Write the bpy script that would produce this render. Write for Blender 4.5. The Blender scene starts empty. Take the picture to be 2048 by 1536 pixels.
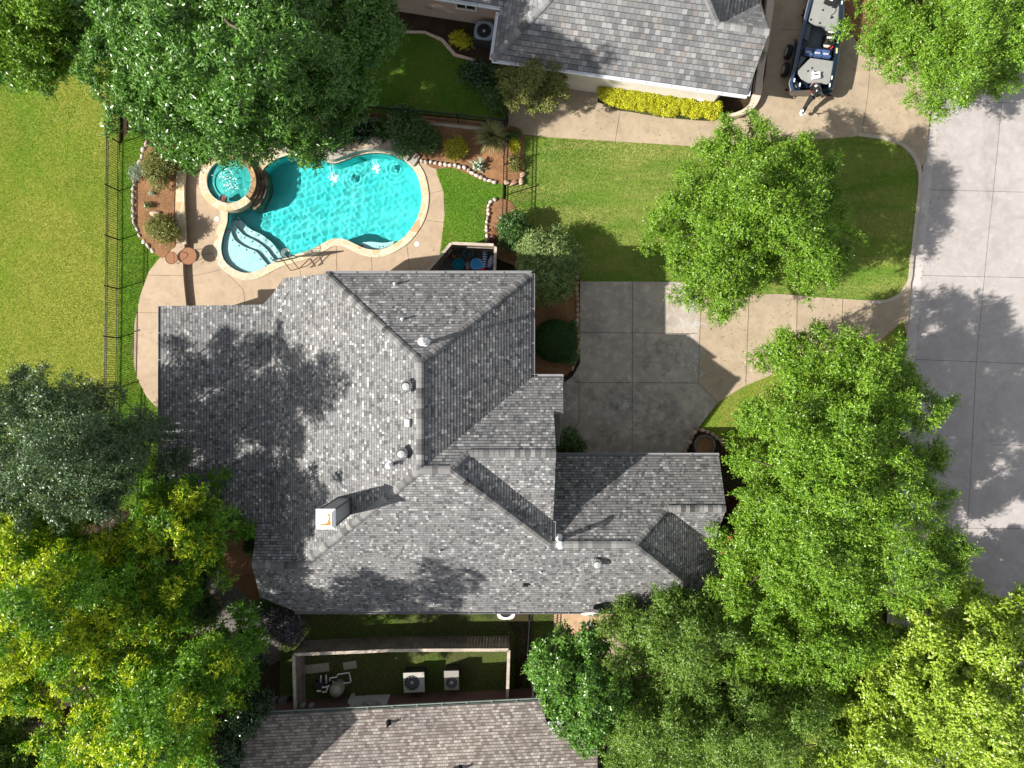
import bpy, math, random
import numpy as np
from mathutils import Vector, Matrix
from mathutils.geometry import tessellate_polygon

SC = bpy.context.scene
COL = SC.collection
R = math.radians
# ---------------------------------------------------------------- camera, sky, sun, exposure
H = 35.0                       # flying height of the camera
S = 50.0 / 2048                # metres per photo pixel on the ground
cam_d = bpy.data.cameras.new('camera'); cam = bpy.data.objects.new('camera', cam_d); COL.objects.link(cam)
cam.location = (0, 0, H); cam.rotation_euler = (0, 0, 0)
cam_d.sensor_width = 36; cam_d.lens = 36 * H / 50.0
cam_d.clip_start = 0.5; cam_d.clip_end = 900
SC.camera = cam
SUN_EL = 37.0
SUN_DIR = Vector((0.955 * math.cos(R(SUN_EL)), 0.297 * math.cos(R(SUN_EL)), -math.sin(R(SUN_EL))))   # travel direction of the light
sun_d = bpy.data.lights.new('sun', 'SUN'); sun_d.energy = 4.5; sun_d.angle = R(0.53); sun_d.color = (1.0, 0.955, 0.87)
sun = bpy.data.objects.new('sun', sun_d); COL.objects.link(sun); sun.location = (-30, -10, 40)
sun.rotation_euler = SUN_DIR.to_track_quat('-Z', 'Y').to_euler()
W = bpy.data.worlds.new('World'); SC.world = W; W.use_nodes = True
wn = W.node_tree.nodes; wl = W.node_tree.links
bg = wn.get('Background') or wn.new('ShaderNodeBackground')
sky = wn.new('ShaderNodeTexSky'); sky.sky_type = 'NISHITA'; sky.sun_disc = False
sky.sun_elevation = R(SUN_EL); sky.sun_rotation = R(253)
hs = wn.new('ShaderNodeHueSaturation'); hs.inputs['Saturation'].default_value = .28; wl.new(sky.outputs[0], hs.inputs['Color'])
wl.new(hs.outputs[0], bg.inputs[0]); bg.inputs[1].default_value = 0.09
SC.view_settings.view_transform = 'Standard'; SC.view_settings.look = 'None'
SC.view_settings.exposure = 1.22; SC.view_settings.gamma = 1.0
SC.render.engine = 'CYCLES'; SC.render.filter_size = 1.15
cy = SC.cycles
cy.use_denoising = True
cy.max_bounces = 7; cy.diffuse_bounces = 2; cy.glossy_bounces = 2; cy.transmission_bounces = 5; cy.transparent_max_bounces = 8
cy.caustics_reflective = False; cy.caustics_refractive = True; cy.sample_clamp_indirect = 4.0

rng = random.Random(7)
# ---------------------------------------------------------------- helpers
def P(px, py, z=0.0):
    k = (H - z) / H * S
    return Vector(((px - 1024) * k, (768 - py) * k, z))
def XY(px, py, z=0.0):
    p = P(px, py, z); return (p.x, p.y)
def XYs(pts, z=0.0):
    return [XY(a, b, z) for a, b in pts]
def smooth(pts, n=6, closed=True):
    """Catmull-Rom through 2-D points"""
    out = []; N = len(pts)
    rngi = range(N) if closed else range(N - 1)
    for i in rngi:
        if closed: p0, p1, p2, p3 = pts[i - 1], pts[i], pts[(i + 1) % N], pts[(i + 2) % N]
        else: p0, p1, p2, p3 = pts[max(i - 1, 0)], pts[i], pts[i + 1], pts[min(i + 2, N - 1)]
        for k in range(n):
            t = k / n
            out.append(tuple(0.5 * (2 * p1[j] + (p2[j] - p0[j]) * t + (2 * p0[j] - 5 * p1[j] + 4 * p2[j] - p3[j]) * t * t
                                    + (3 * p1[j] - p0[j] - 3 * p2[j] + p3[j]) * t ** 3) for j in range(len(p1))))
    if not closed: out.append(tuple(pts[-1]))
    return out
def area2(poly):
    return sum(poly[i - 1][0] * poly[i][1] - poly[i][0] * poly[i - 1][1] for i in range(len(poly))) / 2
def offset(poly, d):
    """outward offset of a closed polygon"""
    s = 1 if area2(poly) > 0 else -1
    out = []; N = len(poly)
    for i in range(N):
        a, b, c = Vector(poly[i - 1]), Vector(poly[i]), Vector(poly[(i + 1) % N])
        e1 = (b - a); e2 = (c - b)
        if e1.length < 1e-6: e1 = e2
        if e2.length < 1e-6: e2 = e1
        n1 = Vector((e1.y, -e1.x)).normalized(); n2 = Vector((e2.y, -e2.x)).normalized()
        m = n1 + n2
        m = m.normalized() if m.length > 1e-6 else n1
        q = b + m * (d * s / max(0.5, m.dot(n1)))
        out.append((q.x, q.y))
    return out
def resample(pts, step):
    """equally spaced points along an open 2-D line"""
    out = [tuple(pts[0])]; acc = 0.0
    for a, b in zip(pts[:-1], pts[1:]):
        L = math.dist(a, b); t = step - acc
        while t <= L:
            out.append(tuple(a[j] + (b[j] - a[j]) * t / L for j in range(len(a)))); t += step
        acc = (acc + L) % step
    return out
def inside(px, py, poly):
    x = np.asarray(px); y = np.asarray(py); r = np.zeros(x.shape, bool); n = len(poly)
    for i in range(n):
        x1, y1 = poly[i - 1]; x2, y2 = poly[i]
        if y1 == y2: continue
        c = ((y1 > y) != (y2 > y)) & (x < (x2 - x1) * (y - y1) / (y2 - y1) + x1)
        r ^= c
    return r
ORG = {}
def tag(o, label=None, cat=None, group=None, kind=None):
    if label: o['label'] = label
    if cat: o['category'] = cat
    if group: o['group'] = group
    if kind: o['kind'] = kind
    return o
def empty(name, loc, label=None, cat=None, group=None):
    o = bpy.data.objects.new(name, None); o.empty_display_size = 0.3
    o.location = loc; COL.objects.link(o); ORG[o.name] = Vector(loc)
    return tag(o, label, cat, group)
def link(name, me, parent=None, at=None):
    o = bpy.data.objects.new(name, me); COL.objects.link(o)
    org = ORG[parent.name] if parent else Vector(at if at else (0, 0, 0))
    if org.length > 0: me.transform(Matrix.Translation(-org))
    if parent: o.parent = parent
    else: o.location = org
    ORG[o.name] = org
    return o
def copy_tree(o, parent=None):
    c = o.copy(); COL.objects.link(c)
    if parent: c.parent = parent
    ORG[c.name] = ORG[o.name]
    for ch in list(o.children): copy_tree(ch, c)
    return c
class MB:
    """collects shapes; build() links them as one mesh"""
    def __init__(s): s.v = []; s.f = []; s.uv = []; s.hasuv = False
    def face(s, pts, uv=None):
        n = len(s.v); s.v += [tuple(p) for p in pts]; s.f.append(tuple(range(n, n + len(pts))))
        s.uv.append(uv)
        if uv: s.hasuv = True
    def mesh(s, vs, fs):
        n = len(s.v); s.v += [tuple(p) for p in vs]
        for f in fs: s.f.append(tuple(n + i for i in f)); s.uv.append(None)
    def box(s, c, d, rz=0.0, rx=0.0, ry=0.0, taper=1.0):
        m = Matrix.Translation(Vector(c)) @ Matrix.Rotation(rz, 4, 'Z') @ Matrix.Rotation(ry, 4, 'Y') @ Matrix.Rotation(rx, 4, 'X')
        vs = []
        for z in (-.5, .5):
            t = taper if z > 0 else 1.0
            for x, y in ((-.5, -.5), (.5, -.5), (.5, .5), (-.5, .5)):
                vs.append(m @ Vector((x * d[0] * t, y * d[1] * t, z * d[2])))
        s.mesh(vs, [(3, 2, 1, 0), (4, 5, 6, 7), (0, 1, 5, 4), (1, 2, 6, 5), (2, 3, 7, 6), (3, 0, 4, 7)])
    def prism(s, poly, z0, z1, holes=(), bottom=False):
        loops = [list(poly)] + [list(h) for h in holes]
        if area2(loops[0]) < 0: loops[0].reverse()
        for h in loops[1:]:
            if area2(h) > 0: h.reverse()
        flat = [p for l in loops for p in l]
        tris = tessellate_polygon([[Vector((p[0], p[1], 0)) for p in l] for l in loops])
        up = []
        for t in tris:
            a, b, c = (flat[i] for i in t)
            cr = (b[0] - a[0]) * (c[1] - a[1]) - (b[1] - a[1]) * (c[0] - a[0])
            up.append(t if cr > 0 else (t[0], t[2], t[1]))
        s.mesh([(p[0], p[1], z1) for p in flat], up)
        if bottom: s.mesh([(p[0], p[1], z0) for p in flat], [(t[0], t[2], t[1]) for t in up])
        if z0 != z1:
            for l in loops:
                n = len(l)
                for i in range(n):
                    a, b = l[i], l[(i + 1) % n]
                    s.mesh([(a[0], a[1], z0), (b[0], b[1], z0), (b[0], b[1], z1), (a[0], a[1], z1)], [(0, 1, 2, 3)])
    def tube(s, pts, r, n=6, cap=True):
        pts = [Vector(p) for p in pts]; N = len(pts)
        rs = r if isinstance(r, (list, tuple)) else [r] * N
        rings = []; up = Vector((0.13, 0.21, 0.97)).normalized()
        for i, p in enumerate(pts):
            t = (pts[min(i + 1, N - 1)] - pts[max(i - 1, 0)])
            t = t.normalized() if t.length > 1e-9 else Vector((0, 0, 1))
            if abs(t.dot(up)) > 0.97: up = Vector((1, 0.1, 0)).normalized()
            a = t.cross(up).normalized(); b = t.cross(a).normalized()
            rings.append([p + (a * math.cos(2 * math.pi * k / n) + b * math.sin(2 * math.pi * k / n)) * rs[i] for k in range(n)])
        vs = [q for rg in rings for q in rg]; fs = []
        for i in range(N - 1):
            for k in range(n):
                k2 = (k + 1) % n
                fs.append((i * n + k, (i + 1) * n + k, (i + 1) * n + k2, i * n + k2))
        if cap:
            fs.append(tuple(range(n))); fs.append(tuple((N - 1) * n + k for k in reversed(range(n))))
        s.mesh(vs, fs)
    def lathe(s, prof, c, n=20, sx=1.0, sy=1.0, m=None):
        """profile [(r, z)] bottom to top round a vertical axis at c"""
        vs = []; fs = []; N = len(prof)
        for r, z in prof:
            for k in range(n):
                a = 2 * math.pi * k / n
                v = Vector((r * math.cos(a) * sx, r * math.sin(a) * sy, z))
                vs.append((m @ v if m else v) + Vector(c))
        for i in range(N - 1):
            for k in range(n):
                k2 = (k + 1) % n
                fs.append((i * n + k, i * n + k2, (i + 1) * n + k2, (i + 1) * n + k))
        fs.append(tuple(reversed(range(n)))); fs.append(tuple((N - 1) * n + k for k in range(n)))
        s.mesh(vs, fs)
    def torus(s, c, R0, r, n=24, k=8, m=None):
        vs = []; fs = []
        for i in range(n):
            a = 2 * math.pi * i / n
            for j in range(k):
                b = 2 * math.pi * j / k
                v = Vector(((R0 + r * math.cos(b)) * math.cos(a), (R0 + r * math.cos(b)) * math.sin(a), r * math.sin(b)))
                vs.append((m @ v if m else v) + Vector(c))
        for i in range(n):
            for j in range(k):
                fs.append((i * k + j, ((i + 1) % n) * k + j, ((i + 1) % n) * k + (j + 1) % k, i * k + (j + 1) % k))
        s.mesh(vs, fs)
    def rock(s, c, r, seed, rz=0.0):
        rr = random.Random(seed); n = 9; vs = []; fs = []; rows = 6
        ph = [rr.uniform(0, 6.28) for _ in range(4)]
        m = Matrix.Rotation(rz, 3, 'Z')
        for i in range(rows + 1):
            th = math.pi * i / rows
            for k in range(n):
                a = 2 * math.pi * k / n
                w = 1 + .13 * math.sin(2 * a + ph[0]) + .09 * math.sin(3 * a + ph[1] + th) + .08 * math.sin(2 * th + ph[2] + a) + rr.uniform(-.05, .05)
                sx = math.copysign(abs(math.sin(th)) ** .75, 1)
                v = m @ Vector((r[0] * sx * math.cos(a) * w, r[1] * sx * math.sin(a) * w, 0))
                vs.append((c[0] + v.x, c[1] + v.y, c[2] + r[2] * -math.cos(th) * (1 if 0 < i < rows else .93)))
        for i in range(rows):
            for k in range(n):
                k2 = (k + 1) % n
                fs.append((i * n + k, i * n + k2, (i + 1) * n + k2, (i + 1) * n + k))
        s.mesh(vs, fs)
    def build(s, name, mat, parent=None, at=None, smooth=False, bevel=0.0):
        me = bpy.data.meshes.new(name); me.from_pydata(s.v, [], s.f); me.update()
        if s.hasuv:
            l = me.uv_layers.new(name='UVMap'); i = 0
            for f, u in zip(s.f, s.uv):
                for k in range(len(f)):
                    if u: l.data[i].uv = u[k]
                    i += 1
        if mat: me.materials.append(mat)
        if smooth: me.polygons.foreach_set('use_smooth', [True] * len(me.polygons))
        if at is None and parent is None and s.v:
            a = np.array(s.v); at = ((a[:, 0].min() + a[:, 0].max()) / 2, (a[:, 1].min() + a[:, 1].max()) / 2, a[:, 2].min())
        o = link(name, me, parent, at)
        if bevel:
            b = o.modifiers.new('bevel', 'BEVEL'); b.width = bevel; b.segments = 2; b.limit_method = 'ANGLE'
        return o
# ---------------------------------------------------------------- materials
class NT:
    def __init__(s, name):
        s.m = bpy.data.materials.new(name); s.m.use_nodes = True
        s.t = s.m.node_tree; s.n = s.t.nodes; s.n.clear()
        s.out = s.n.new('ShaderNodeOutputMaterial')
        s.pos = s.n.new('ShaderNodeNewGeometry').outputs['Position']
    def node(s, typ, ins=None, **kw):
        n = s.n.new(typ)
        for k, v in kw.items(): setattr(n, k, v)
        for k, v in (ins or {}).items():
            if hasattr(v, 'is_output'): s.t.links.new(v, n.inputs[k])
            else: n.inputs[k].default_value = v
        return n
    def noise(s, scale, detail=4, rough=.55, vec=None, dist=0.0):
        return s.node('ShaderNodeTexNoise', {'Vector': vec or s.pos, 'Scale': scale, 'Detail': detail, 'Roughness': rough, 'Distortion': dist}).outputs[0]
    def math(s, op, a, b=0.0, c=0.0):
        return s.node('ShaderNodeMath', {0: a, 1: b, 2: c}, operation=op).outputs[0]
    def ramp(s, fac, stops, interp='LINEAR'):
        n = s.node('ShaderNodeValToRGB', {0: fac}); cr = n.color_ramp; cr.interpolation = interp
        while len(cr.elements) < len(stops): cr.elements.new(0.5)
        for e, (p, c) in zip(cr.elements, stops):
            e.position = p; e.color = (*c, 1) if len(c) == 3 else c
        return n.outputs[0]
    def mix(s, f, a, b, typ='MIX'):
        n = s.node('ShaderNodeMix', data_type='RGBA', blend_type=typ)
        for k, v in ((0, f), (6, a), (7, b)):
            if hasattr(v, 'is_output'): s.t.links.new(v, n.inputs[k])
            else: n.inputs[k].default_value = v if k == 0 else (*v[:3], 1)
        return n.outputs[2]
    def bump(s, h, strength=.3, dist=.02):
        return s.node('ShaderNodeBump', {'Height': h, 'Strength': strength, 'Distance': dist}).outputs[0]
    def principled(s, col, rough=.7, normal=None, metal=0.0, spec=.3, **kw):
        n = s.node('ShaderNodeBsdfPrincipled', {'Roughness': rough, 'Metallic': metal, 'Specular IOR Level': spec})
        if hasattr(col, 'is_output'): s.t.links.new(col, n.inputs['Base Color'])
        else: n.inputs['Base Color'].default_value = (*col, 1)
        if normal: s.t.links.new(normal, n.inputs['Normal'])
        for k, v in kw.items():
            n.inputs[k].default_value = v
        return n.outputs[0]
    def done(s, sh):
        s.t.links.new(sh, s.out.inputs[0]); return s.m
def scl(c, k): return tuple(min(1, x * k) for x in c)
def surf(name, col, rough=.75, var=.18, scale=3.0, fine=60.0, bump=.15, metal=0.0, spec=.3, coat=0.0, tint=None):
    t = NT(name)
    n1 = t.noise(scale, 5, .6); n2 = t.noise(fine, 3, .7)
    f = t.math('ADD', t.math('MULTIPLY', n1, .6), t.math('MULTIPLY', n2, .4))
    c = t.ramp(f, [(.3, scl(col, 1 - 2 * var)), (.5, col), (.7, scl(tint or col, 1 + 1.6 * var))])
    nm = t.bump(n2, bump, .01) if bump else None
    return t.done(t.principled(c, rough, nm, metal, spec, **({'Coat Weight': coat, 'Coat Roughness': .08} if coat else {})))
def concrete(name, col, col2, stain, speck=.12, scale=.55):
    t = NT(name)
    big = t.noise(scale, 6, .62); mid = t.noise(3.1, 5, .65); fine = t.noise(70, 2, .8); agg = t.noise(160, 1, .5)
    c = t.mix(t.ramp(big, [(.36, (0, 0, 0)), (.66, (1, 1, 1))]), col, col2)
    c = t.mix(t.ramp(mid, [(.50, (0, 0, 0)), (.70, (.65, .65, .65))]), c, stain)
    blot = t.noise(1.05, 7, .72, dist=.8); c = t.mix(1.0, c, t.ramp(blot, [(.34, (.86, .85, .84)), (.55, (1, 1, 1)), (.72, (1.09, 1.09, 1.09))]), 'MULTIPLY')
    f = t.math('ADD', t.math('MULTIPLY', fine, .6), t.math('MULTIPLY', agg, .4))
    c = t.mix(1.0, c, t.ramp(f, [(.3, (1 - 2 * speck,) * 3), (.7, (1 + speck,) * 3)]), 'MULTIPLY')
    return t.done(t.principled(c, .85, t.bump(fine, .2, .006), 0, .25))
def lawn_mat(name, a, b, dry, dry_amt, scale=.35, streak=None):
    t = NT(name)
    vv = t.node('ShaderNodeMapping', {0: t.pos, 3: streak}).outputs[0] if streak else t.pos
    n1 = t.noise(scale, 5, .62, vec=vv, dist=.6); n2 = t.noise(2.2, 5, .7); n3 = t.noise(45, 3, .75)
    c = t.mix(t.ramp(n2, [(.36, (0, 0, 0)), (.64, (1, 1, 1))]), a, b)
    c = t.mix(t.ramp(n1, [(.5 - dry_amt * .3, (0, 0, 0)), (.72 - dry_amt * .2, (.85, .85, .85))]), c, dry)
    c = t.mix(1.0, c, t.ramp(n3, [(.25, (.55, .55, .55)), (.75, (1.35, 1.35, 1.3))]), 'MULTIPLY')
    return t.done(t.principled(c, .9, t.bump(n3, .6, .03), 0, .1))
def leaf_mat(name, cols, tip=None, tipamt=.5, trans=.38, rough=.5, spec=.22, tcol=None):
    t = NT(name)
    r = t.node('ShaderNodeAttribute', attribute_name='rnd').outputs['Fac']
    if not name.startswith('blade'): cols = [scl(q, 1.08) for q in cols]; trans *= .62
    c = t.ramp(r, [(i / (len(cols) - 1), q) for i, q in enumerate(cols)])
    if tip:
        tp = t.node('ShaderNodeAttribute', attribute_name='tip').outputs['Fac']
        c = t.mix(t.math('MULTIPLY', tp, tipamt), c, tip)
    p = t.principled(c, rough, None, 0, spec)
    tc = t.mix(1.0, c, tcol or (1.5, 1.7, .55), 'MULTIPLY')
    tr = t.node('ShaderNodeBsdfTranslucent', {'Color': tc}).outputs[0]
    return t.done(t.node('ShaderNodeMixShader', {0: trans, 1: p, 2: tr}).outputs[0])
def shingle_mat(name, stops, w=.17, tint=(1.06, 1.0, .94), gap=.05, gap_shade_col=(.02, .02, .021), stagger=None, butt_shade=.0):
    """tabs laid in courses: u along the eave in metres, v counted in courses"""
    t = NT(name)
    uv = t.node('ShaderNodeUVMap').outputs[0]
    sp = t.node('ShaderNodeSeparateXYZ', {0: uv})
    u, v = sp.outputs[0], sp.outputs[1]
    row = t.math('FLOOR', v)
    if stagger is None:
        sh = t.node('ShaderNodeTexWhiteNoise', {'W': row}, noise_dimensions='1D').outputs[0]
        # every tab of a course gets its own width: warp u a little
        wob = t.node('ShaderNodeTexNoise', {'W': t.math('ADD', t.math('MULTIPLY', u, 2.6), t.math('MULTIPLY', row, 7.31)), 'Scale': 1.0, 'Detail': 0}, noise_dimensions='1D').outputs[0]
        cu = t.math('ADD', t.math('ADD', t.math('DIVIDE', u, w), t.math('MULTIPLY', sh, 17.0)), t.math('MULTIPLY', wob, 1.3))
    else:
        cu = t.math('ADD', t.math('DIVIDE', u, w), t.math('MULTIPLY', row, stagger))
    cell = t.math('FLOOR', cu); fr = t.math('FRACT', cu); fv = t.math('FRACT', v)
    vec = t.node('ShaderNodeCombineXYZ', {0: cell, 1: row, 2: 3.7}).outputs[0]
    wn_ = t.node('ShaderNodeTexWhiteNoise', {'Vector': vec}, noise_dimensions='2D')
    wn_.noise_dimensions = '3D'
    rnd = wn_.outputs[0]
    c = t.ramp(rnd, stops, 'CONSTANT')
    v2 = t.node('ShaderNodeTexWhiteNoise', {'Vector': t.node('ShaderNodeCombineXYZ', {0: cell, 1: row, 2: 9.1}).outputs[0]}, noise_dimensions='3D').outputs[0]
    c = t.mix(1.0, c, t.ramp(v2, [(0, (.82, .82, .83)), (.75, (1.1, 1.1, 1.1)), (1, scl(tint, 1.15))]), 'MULTIPLY')
    big = t.noise(.5, 4, .6); gr = t.noise(260, 1, .5)
    c = t.mix(1.0, c, t.ramp(big, [(.3, (.88, .88, .9)), (.7, (1.12, 1.1, 1.07))]), 'MULTIPLY')
    c = t.mix(1.0, c, t.ramp(gr, [(.3, (.8, .8, .8)), (.7, (1.2, 1.2, 1.2))]), 'MULTIPLY')
    e = t.math('MAXIMUM', t.math('MULTIPLY', t.math('LESS_THAN', fr, gap), .65), t.math('MULTIPLY', t.math('LESS_THAN', fv, butt_shade), .86))  # tab gaps, plus the course shadow painted dark along each lower edge
    c = t.mix(e, c, gap_shade_col)
    return t.done(t.principled(c, .9, t.bump(gr, .25, .004), 0, .15))
def brick_mat(name, a, b, mortar, w=.21, h=.075):
    t = NT(name)
    # walls of any direction: horizontal run = x*0.99 + y*1.01, height = z
    sp = t.node('ShaderNodeSeparateXYZ', {0: t.pos})
    run = t.math('ADD', sp.outputs[0], sp.outputs[1])
    v = t.node('ShaderNodeCombineXYZ', {0: run, 1: sp.outputs[2], 2: 0.0}).outputs[0]
    bt = t.node('ShaderNodeTexBrick', {'Vector': v, 'Color1': (*a, 1), 'Color2': (*b, 1), 'Mortar': (*mortar, 1), 'Scale': 1.0,
                                       'Mortar Size': .009, 'Brick Width': w, 'Row Height': h, 'Bias': -.1})
    n = t.noise(40, 3, .7)
    c = t.mix(1.0, bt.outputs[0], t.ramp(n, [(.3, (.8, .8, .8)), (.7, (1.15, 1.15, 1.15))]), 'MULTIPLY')
    return t.done(t.principled(c, .85, t.bump(bt.outputs[1], -.4, .01), 0, .2))
def wood_mat(name, a, b, ax=2):
    t = NT(name)
    sc = [14, 14, 14]; sc[ax] = .9
    v = t.node('ShaderNodeMapping', {0: t.pos, 3: tuple(sc)}).outputs[0]
    n = t.noise(1.6, 5, .65, v); n2 = t.noise(1.1, 4)
    c = t.mix(t.ramp(n, [(.32, (0, 0, 0)), (.68, (1, 1, 1))]), a, b)
    c = t.mix(1.0, c, t.ramp(n2, [(.35, (.7, .7, .7)), (.65, (1.15, 1.15, 1.15))]), 'MULTIPLY')
    return t.done(t.principled(c, .85, t.bump(n, .3, .01), 0, .15))
def flag_mat(name, stops, scale=2.2, joint=(.30, .25, .18), rough=.8):
    """irregular flagstones with light joints"""
    t = NT(name)
    v1 = t.node('ShaderNodeTexVoronoi', {'Vector': t.pos, 'Scale': scale}, feature='F1')
    v2 = t.node('ShaderNodeTexVoronoi', {'Vector': t.pos, 'Scale': scale}, feature='DISTANCE_TO_EDGE').outputs['Distance']
    sp = t.node('ShaderNodeSeparateColor', {0: v1.outputs['Color']}).outputs[0]
    c = t.ramp(sp, stops)
    n = t.noise(9, 5, .7); c = t.mix(1.0, c, t.ramp(n, [(.3, (.8, .8, .8)), (.7, (1.15, 1.13, 1.1))]), 'MULTIPLY')
    c = t.mix(t.ramp(v2, [(.02, (1, 1, 1)), (.045, (0, 0, 0))]), c, joint)
    return t.done(t.principled(c, rough, t.bump(n, .25, .01), 0, .25))
def mulch_mat(name, a, b, c3):
    t = NT(name)
    n = t.noise(14, 5, .8); n2 = t.noise(55, 3, .8); n3 = t.noise(1.2, 3)
    c = t.ramp(t.math('ADD', t.math('MULTIPLY', n, .5), t.math('MULTIPLY', n2, .5)), [(.33, a), (.52, b), (.68, c3)])
    c = t.mix(1.0, c, t.ramp(n3, [(.3, (.75, .75, .75)), (.7, (1.2, 1.15, 1.1))]), 'MULTIPLY')
    return t.done(t.principled(c, .95, t.bump(n2, .8, .03), 0, .1))
M = {}
M['black_metal'] = surf('black_metal', (.012, .012, .014), .45, .1, 3, 30, .02, 0, .4)
M['white_metal'] = surf('white_metal', (.72, .72, .72), .4, .05, 3, 30, .02)
M['grey_metal'] = surf('grey_metal', (.33, .34, .35), .5, .1, 3, 40, .03, .3)
M['gutter'] = surf('gutter', (.20, .20, .21), .5, .1, 3, 40, .02)
M['gutter_white'] = surf('gutter_white', (.66, .68, .72), .45, .06, 3, 40, .02)
M['soffit'] = surf('soffit', (.46, .42, .36), .8, .08)
def ground_mat():
    t = NT('soil'); n = t.noise(14, 5, .8); n2 = t.noise(55, 3, .8); n3 = t.noise(.25, 5, .7)
    c = t.ramp(t.math('ADD', t.math('MULTIPLY', n, .5), t.math('MULTIPLY', n2, .5)), [(.33, (.018, .013, .008)), (.52, (.05, .036, .02)), (.68, (.10, .075, .04))])
    gr = t.ramp(n2, [(.3, (.045, .085, .010)), (.7, (.12, .19, .022))])
    d = t.node('ShaderNodeVectorMath', {0: t.pos}, operation='LENGTH').outputs['Value']
    f = t.math('MULTIPLY', t.ramp(t.math('DIVIDE', d, 60), [(.47, (0, 0, 0)), (.56, (1, 1, 1))]), t.ramp(n3, [(.30, (.25, .25, .25)), (.5, (1, 1, 1))]))
    c = t.mix(f, c, gr)
    return t.done(t.principled(c, .95, t.bump(n2, .8, .03), 0, .1))
M['ground'] = ground_mat()
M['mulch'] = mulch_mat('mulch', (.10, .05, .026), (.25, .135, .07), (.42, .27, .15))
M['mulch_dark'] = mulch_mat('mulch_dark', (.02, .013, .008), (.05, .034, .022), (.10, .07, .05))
M['gravel'] = mulch_mat('gravel', (.03, .03, .03), (.14, .13, .12), (.40, .38, .35))
M['drive'] = concrete('drive_concrete', (.375, .295, .208), (.32, .255, .182), (.255, .21, .16))
M['pad'] = concrete('pad_concrete', (.40, .345, .285), (.25, .225, .20), (.50, .46, .41), .14)
M['deck'] = concrete('deck_concrete', (.40, .305, .215), (.36, .27, .19), (.305, .235, .168))
M['street'] = concrete('street_concrete', (.345, .318, .308), (.315, .292, .284), (.395, .368, .358), .07, .3)
M['kerb'] = concrete('kerb_concrete', (.42, .37, .30), (.36, .32, .26), (.30, .27, .22))
M['joint'] = surf('joint', (.05, .04, .032), .95, .2)
M['bark'] = wood_mat('bark', (.05, .036, .026), (.14, .11, .085))
M['wood'] = wood_mat('weathered_wood', (.17, .14, .115), (.34, .29, .25))
M['wood_cap'] = wood_mat('cap_wood', (.30, .25, .20), (.50, .43, .36), 0)
M['shingle'] = shingle_mat('shingle_grey', [(0, (.092, .092, .095)), (.11, (.132, .132, .135)), (.25, (.162, .162, .165)), (.58, (.178, .177, .178)), (.80, (.20, .199, .198)), (.90, (.30, .30, .30))], .13, gap=.09, butt_shade=.17)
M['cap'] = shingle_mat('shingle_cap', [(0, (.085, .085, .087)), (.22, (.135, .134, .133)), (.6, (.160, .159, .157)), (.82, (.195, .193, .19))], 9.0, butt_shade=.12)
M['slate'] = shingle_mat('shingle_slate', [(0, (.125, .127, .132)), (.3, (.155, .157, .162)), (.6, (.18, .18, .182)), (.78, (.175, .16, .152)), (.86, (.215, .217, .218))], .235, gap=.085, gap_shade_col=(.04, .042, .045), stagger=.5, butt_shade=.10)
M['tan_shingle'] = shingle_mat('shingle_tan', [(0, (.17, .148, .135)), (.3, (.245, .218, .20)), (.7, (.295, .268, .248)), (.9, (.345, .32, .30))], .165, gap=.10, gap_shade_col=(.08, .062, .052), stagger=.5, butt_shade=.16)
M['brick_tan'] = brick_mat('brick_tan', (.34, .25, .19), (.26, .18, .135), (.42, .38, .33))
M['brick_pink'] = brick_mat('brick_pink', (.42, .30, .245), (.35, .245, .20), (.45, .40, .35))
M['brick_red'] = brick_mat('brick_red', (.16, .07, .06), (.12, .055, .05), (.20, .17, .15))
M['stucco'] = surf('stucco', (.62, .57, .51), .85, .06, 2, 90, .2)
M['glass'] = surf('window_glass', (.015, .02, .025), .06, .1, 1, 5, 0, 0, .9)
M['rubber'] = surf('rubber', (.012, .012, .012), .8, .1, 3, 50, .05)
M['terracotta'] = surf('terracotta', (.34, .13, .06), .8)
M['pvc'] = surf('pvc', (.72, .72, .68), .4, .06)
M['leaf_oak'] = leaf_mat('leaf_oak', [(.024, .068, .012), (.045, .125, .018), (.075, .185, .028), (.12, .24, .045)], (.17, .26, .03), .3, .3, .33, .5)
M['leaf_live'] = leaf_mat('leaf_live', [(.028, .055, .022), (.05, .09, .035), (.08, .13, .055), (.13, .18, .085)], None, 0, .22, .4, .4)
M['leaf_elm'] = leaf_mat('leaf_elm', [(.028, .080, .005), (.062, .148, .009), (.108, .228, .013), (.185, .325, .028)], (.28, .37, .035), .4, .30, .42, .4)
M['leaf_elm2'] = leaf_mat('leaf_elm2', [(.038, .085, .009), (.068, .14, .014), (.105, .20, .022), (.155, .25, .045)], (.22, .27, .06), .4, .32, .42, .4)
M['leaf_yellow'] = leaf_mat('leaf_yellow', [(.022, .085, .006), (.045, .145, .010), (.085, .22, .012), (.13, .28, .014)], (.47, .52, .014), .85, .4, .45, .35)
M['leaf_lime'] = leaf_mat('leaf_lime', [(.08, .16, .010), (.15, .26, .014), (.24, .35, .025), (.34, .43, .05)], (.48, .52, .10), .5, .4, .35, .5)
M['leaf_pear'] = leaf_mat('leaf_pear', [(.035, .09, .012), (.065, .155, .018), (.105, .22, .03), (.18, .30, .06)], None, 0, .3, .28, .6)
M['leaf_gloss'] = leaf_mat('leaf_gloss', [(.010, .028, .010), (.02, .05, .016), (.035, .075, .022), (.05, .10, .03)], None, 0, .15, .25, .7)
M['leaf_shrub'] = leaf_mat('leaf_shrub', [(.02, .05, .012), (.04, .09, .018), (.07, .14, .028), (.11, .19, .04)], None, 0, .3, .38, .5)
M['leaf_willow'] = leaf_mat('leaf_willow', [(.028, .085, .018), (.05, .14, .028), (.085, .20, .04), (.13, .26, .06)], (.45, .44, .20), .6, .3, .4, .4)
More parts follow.
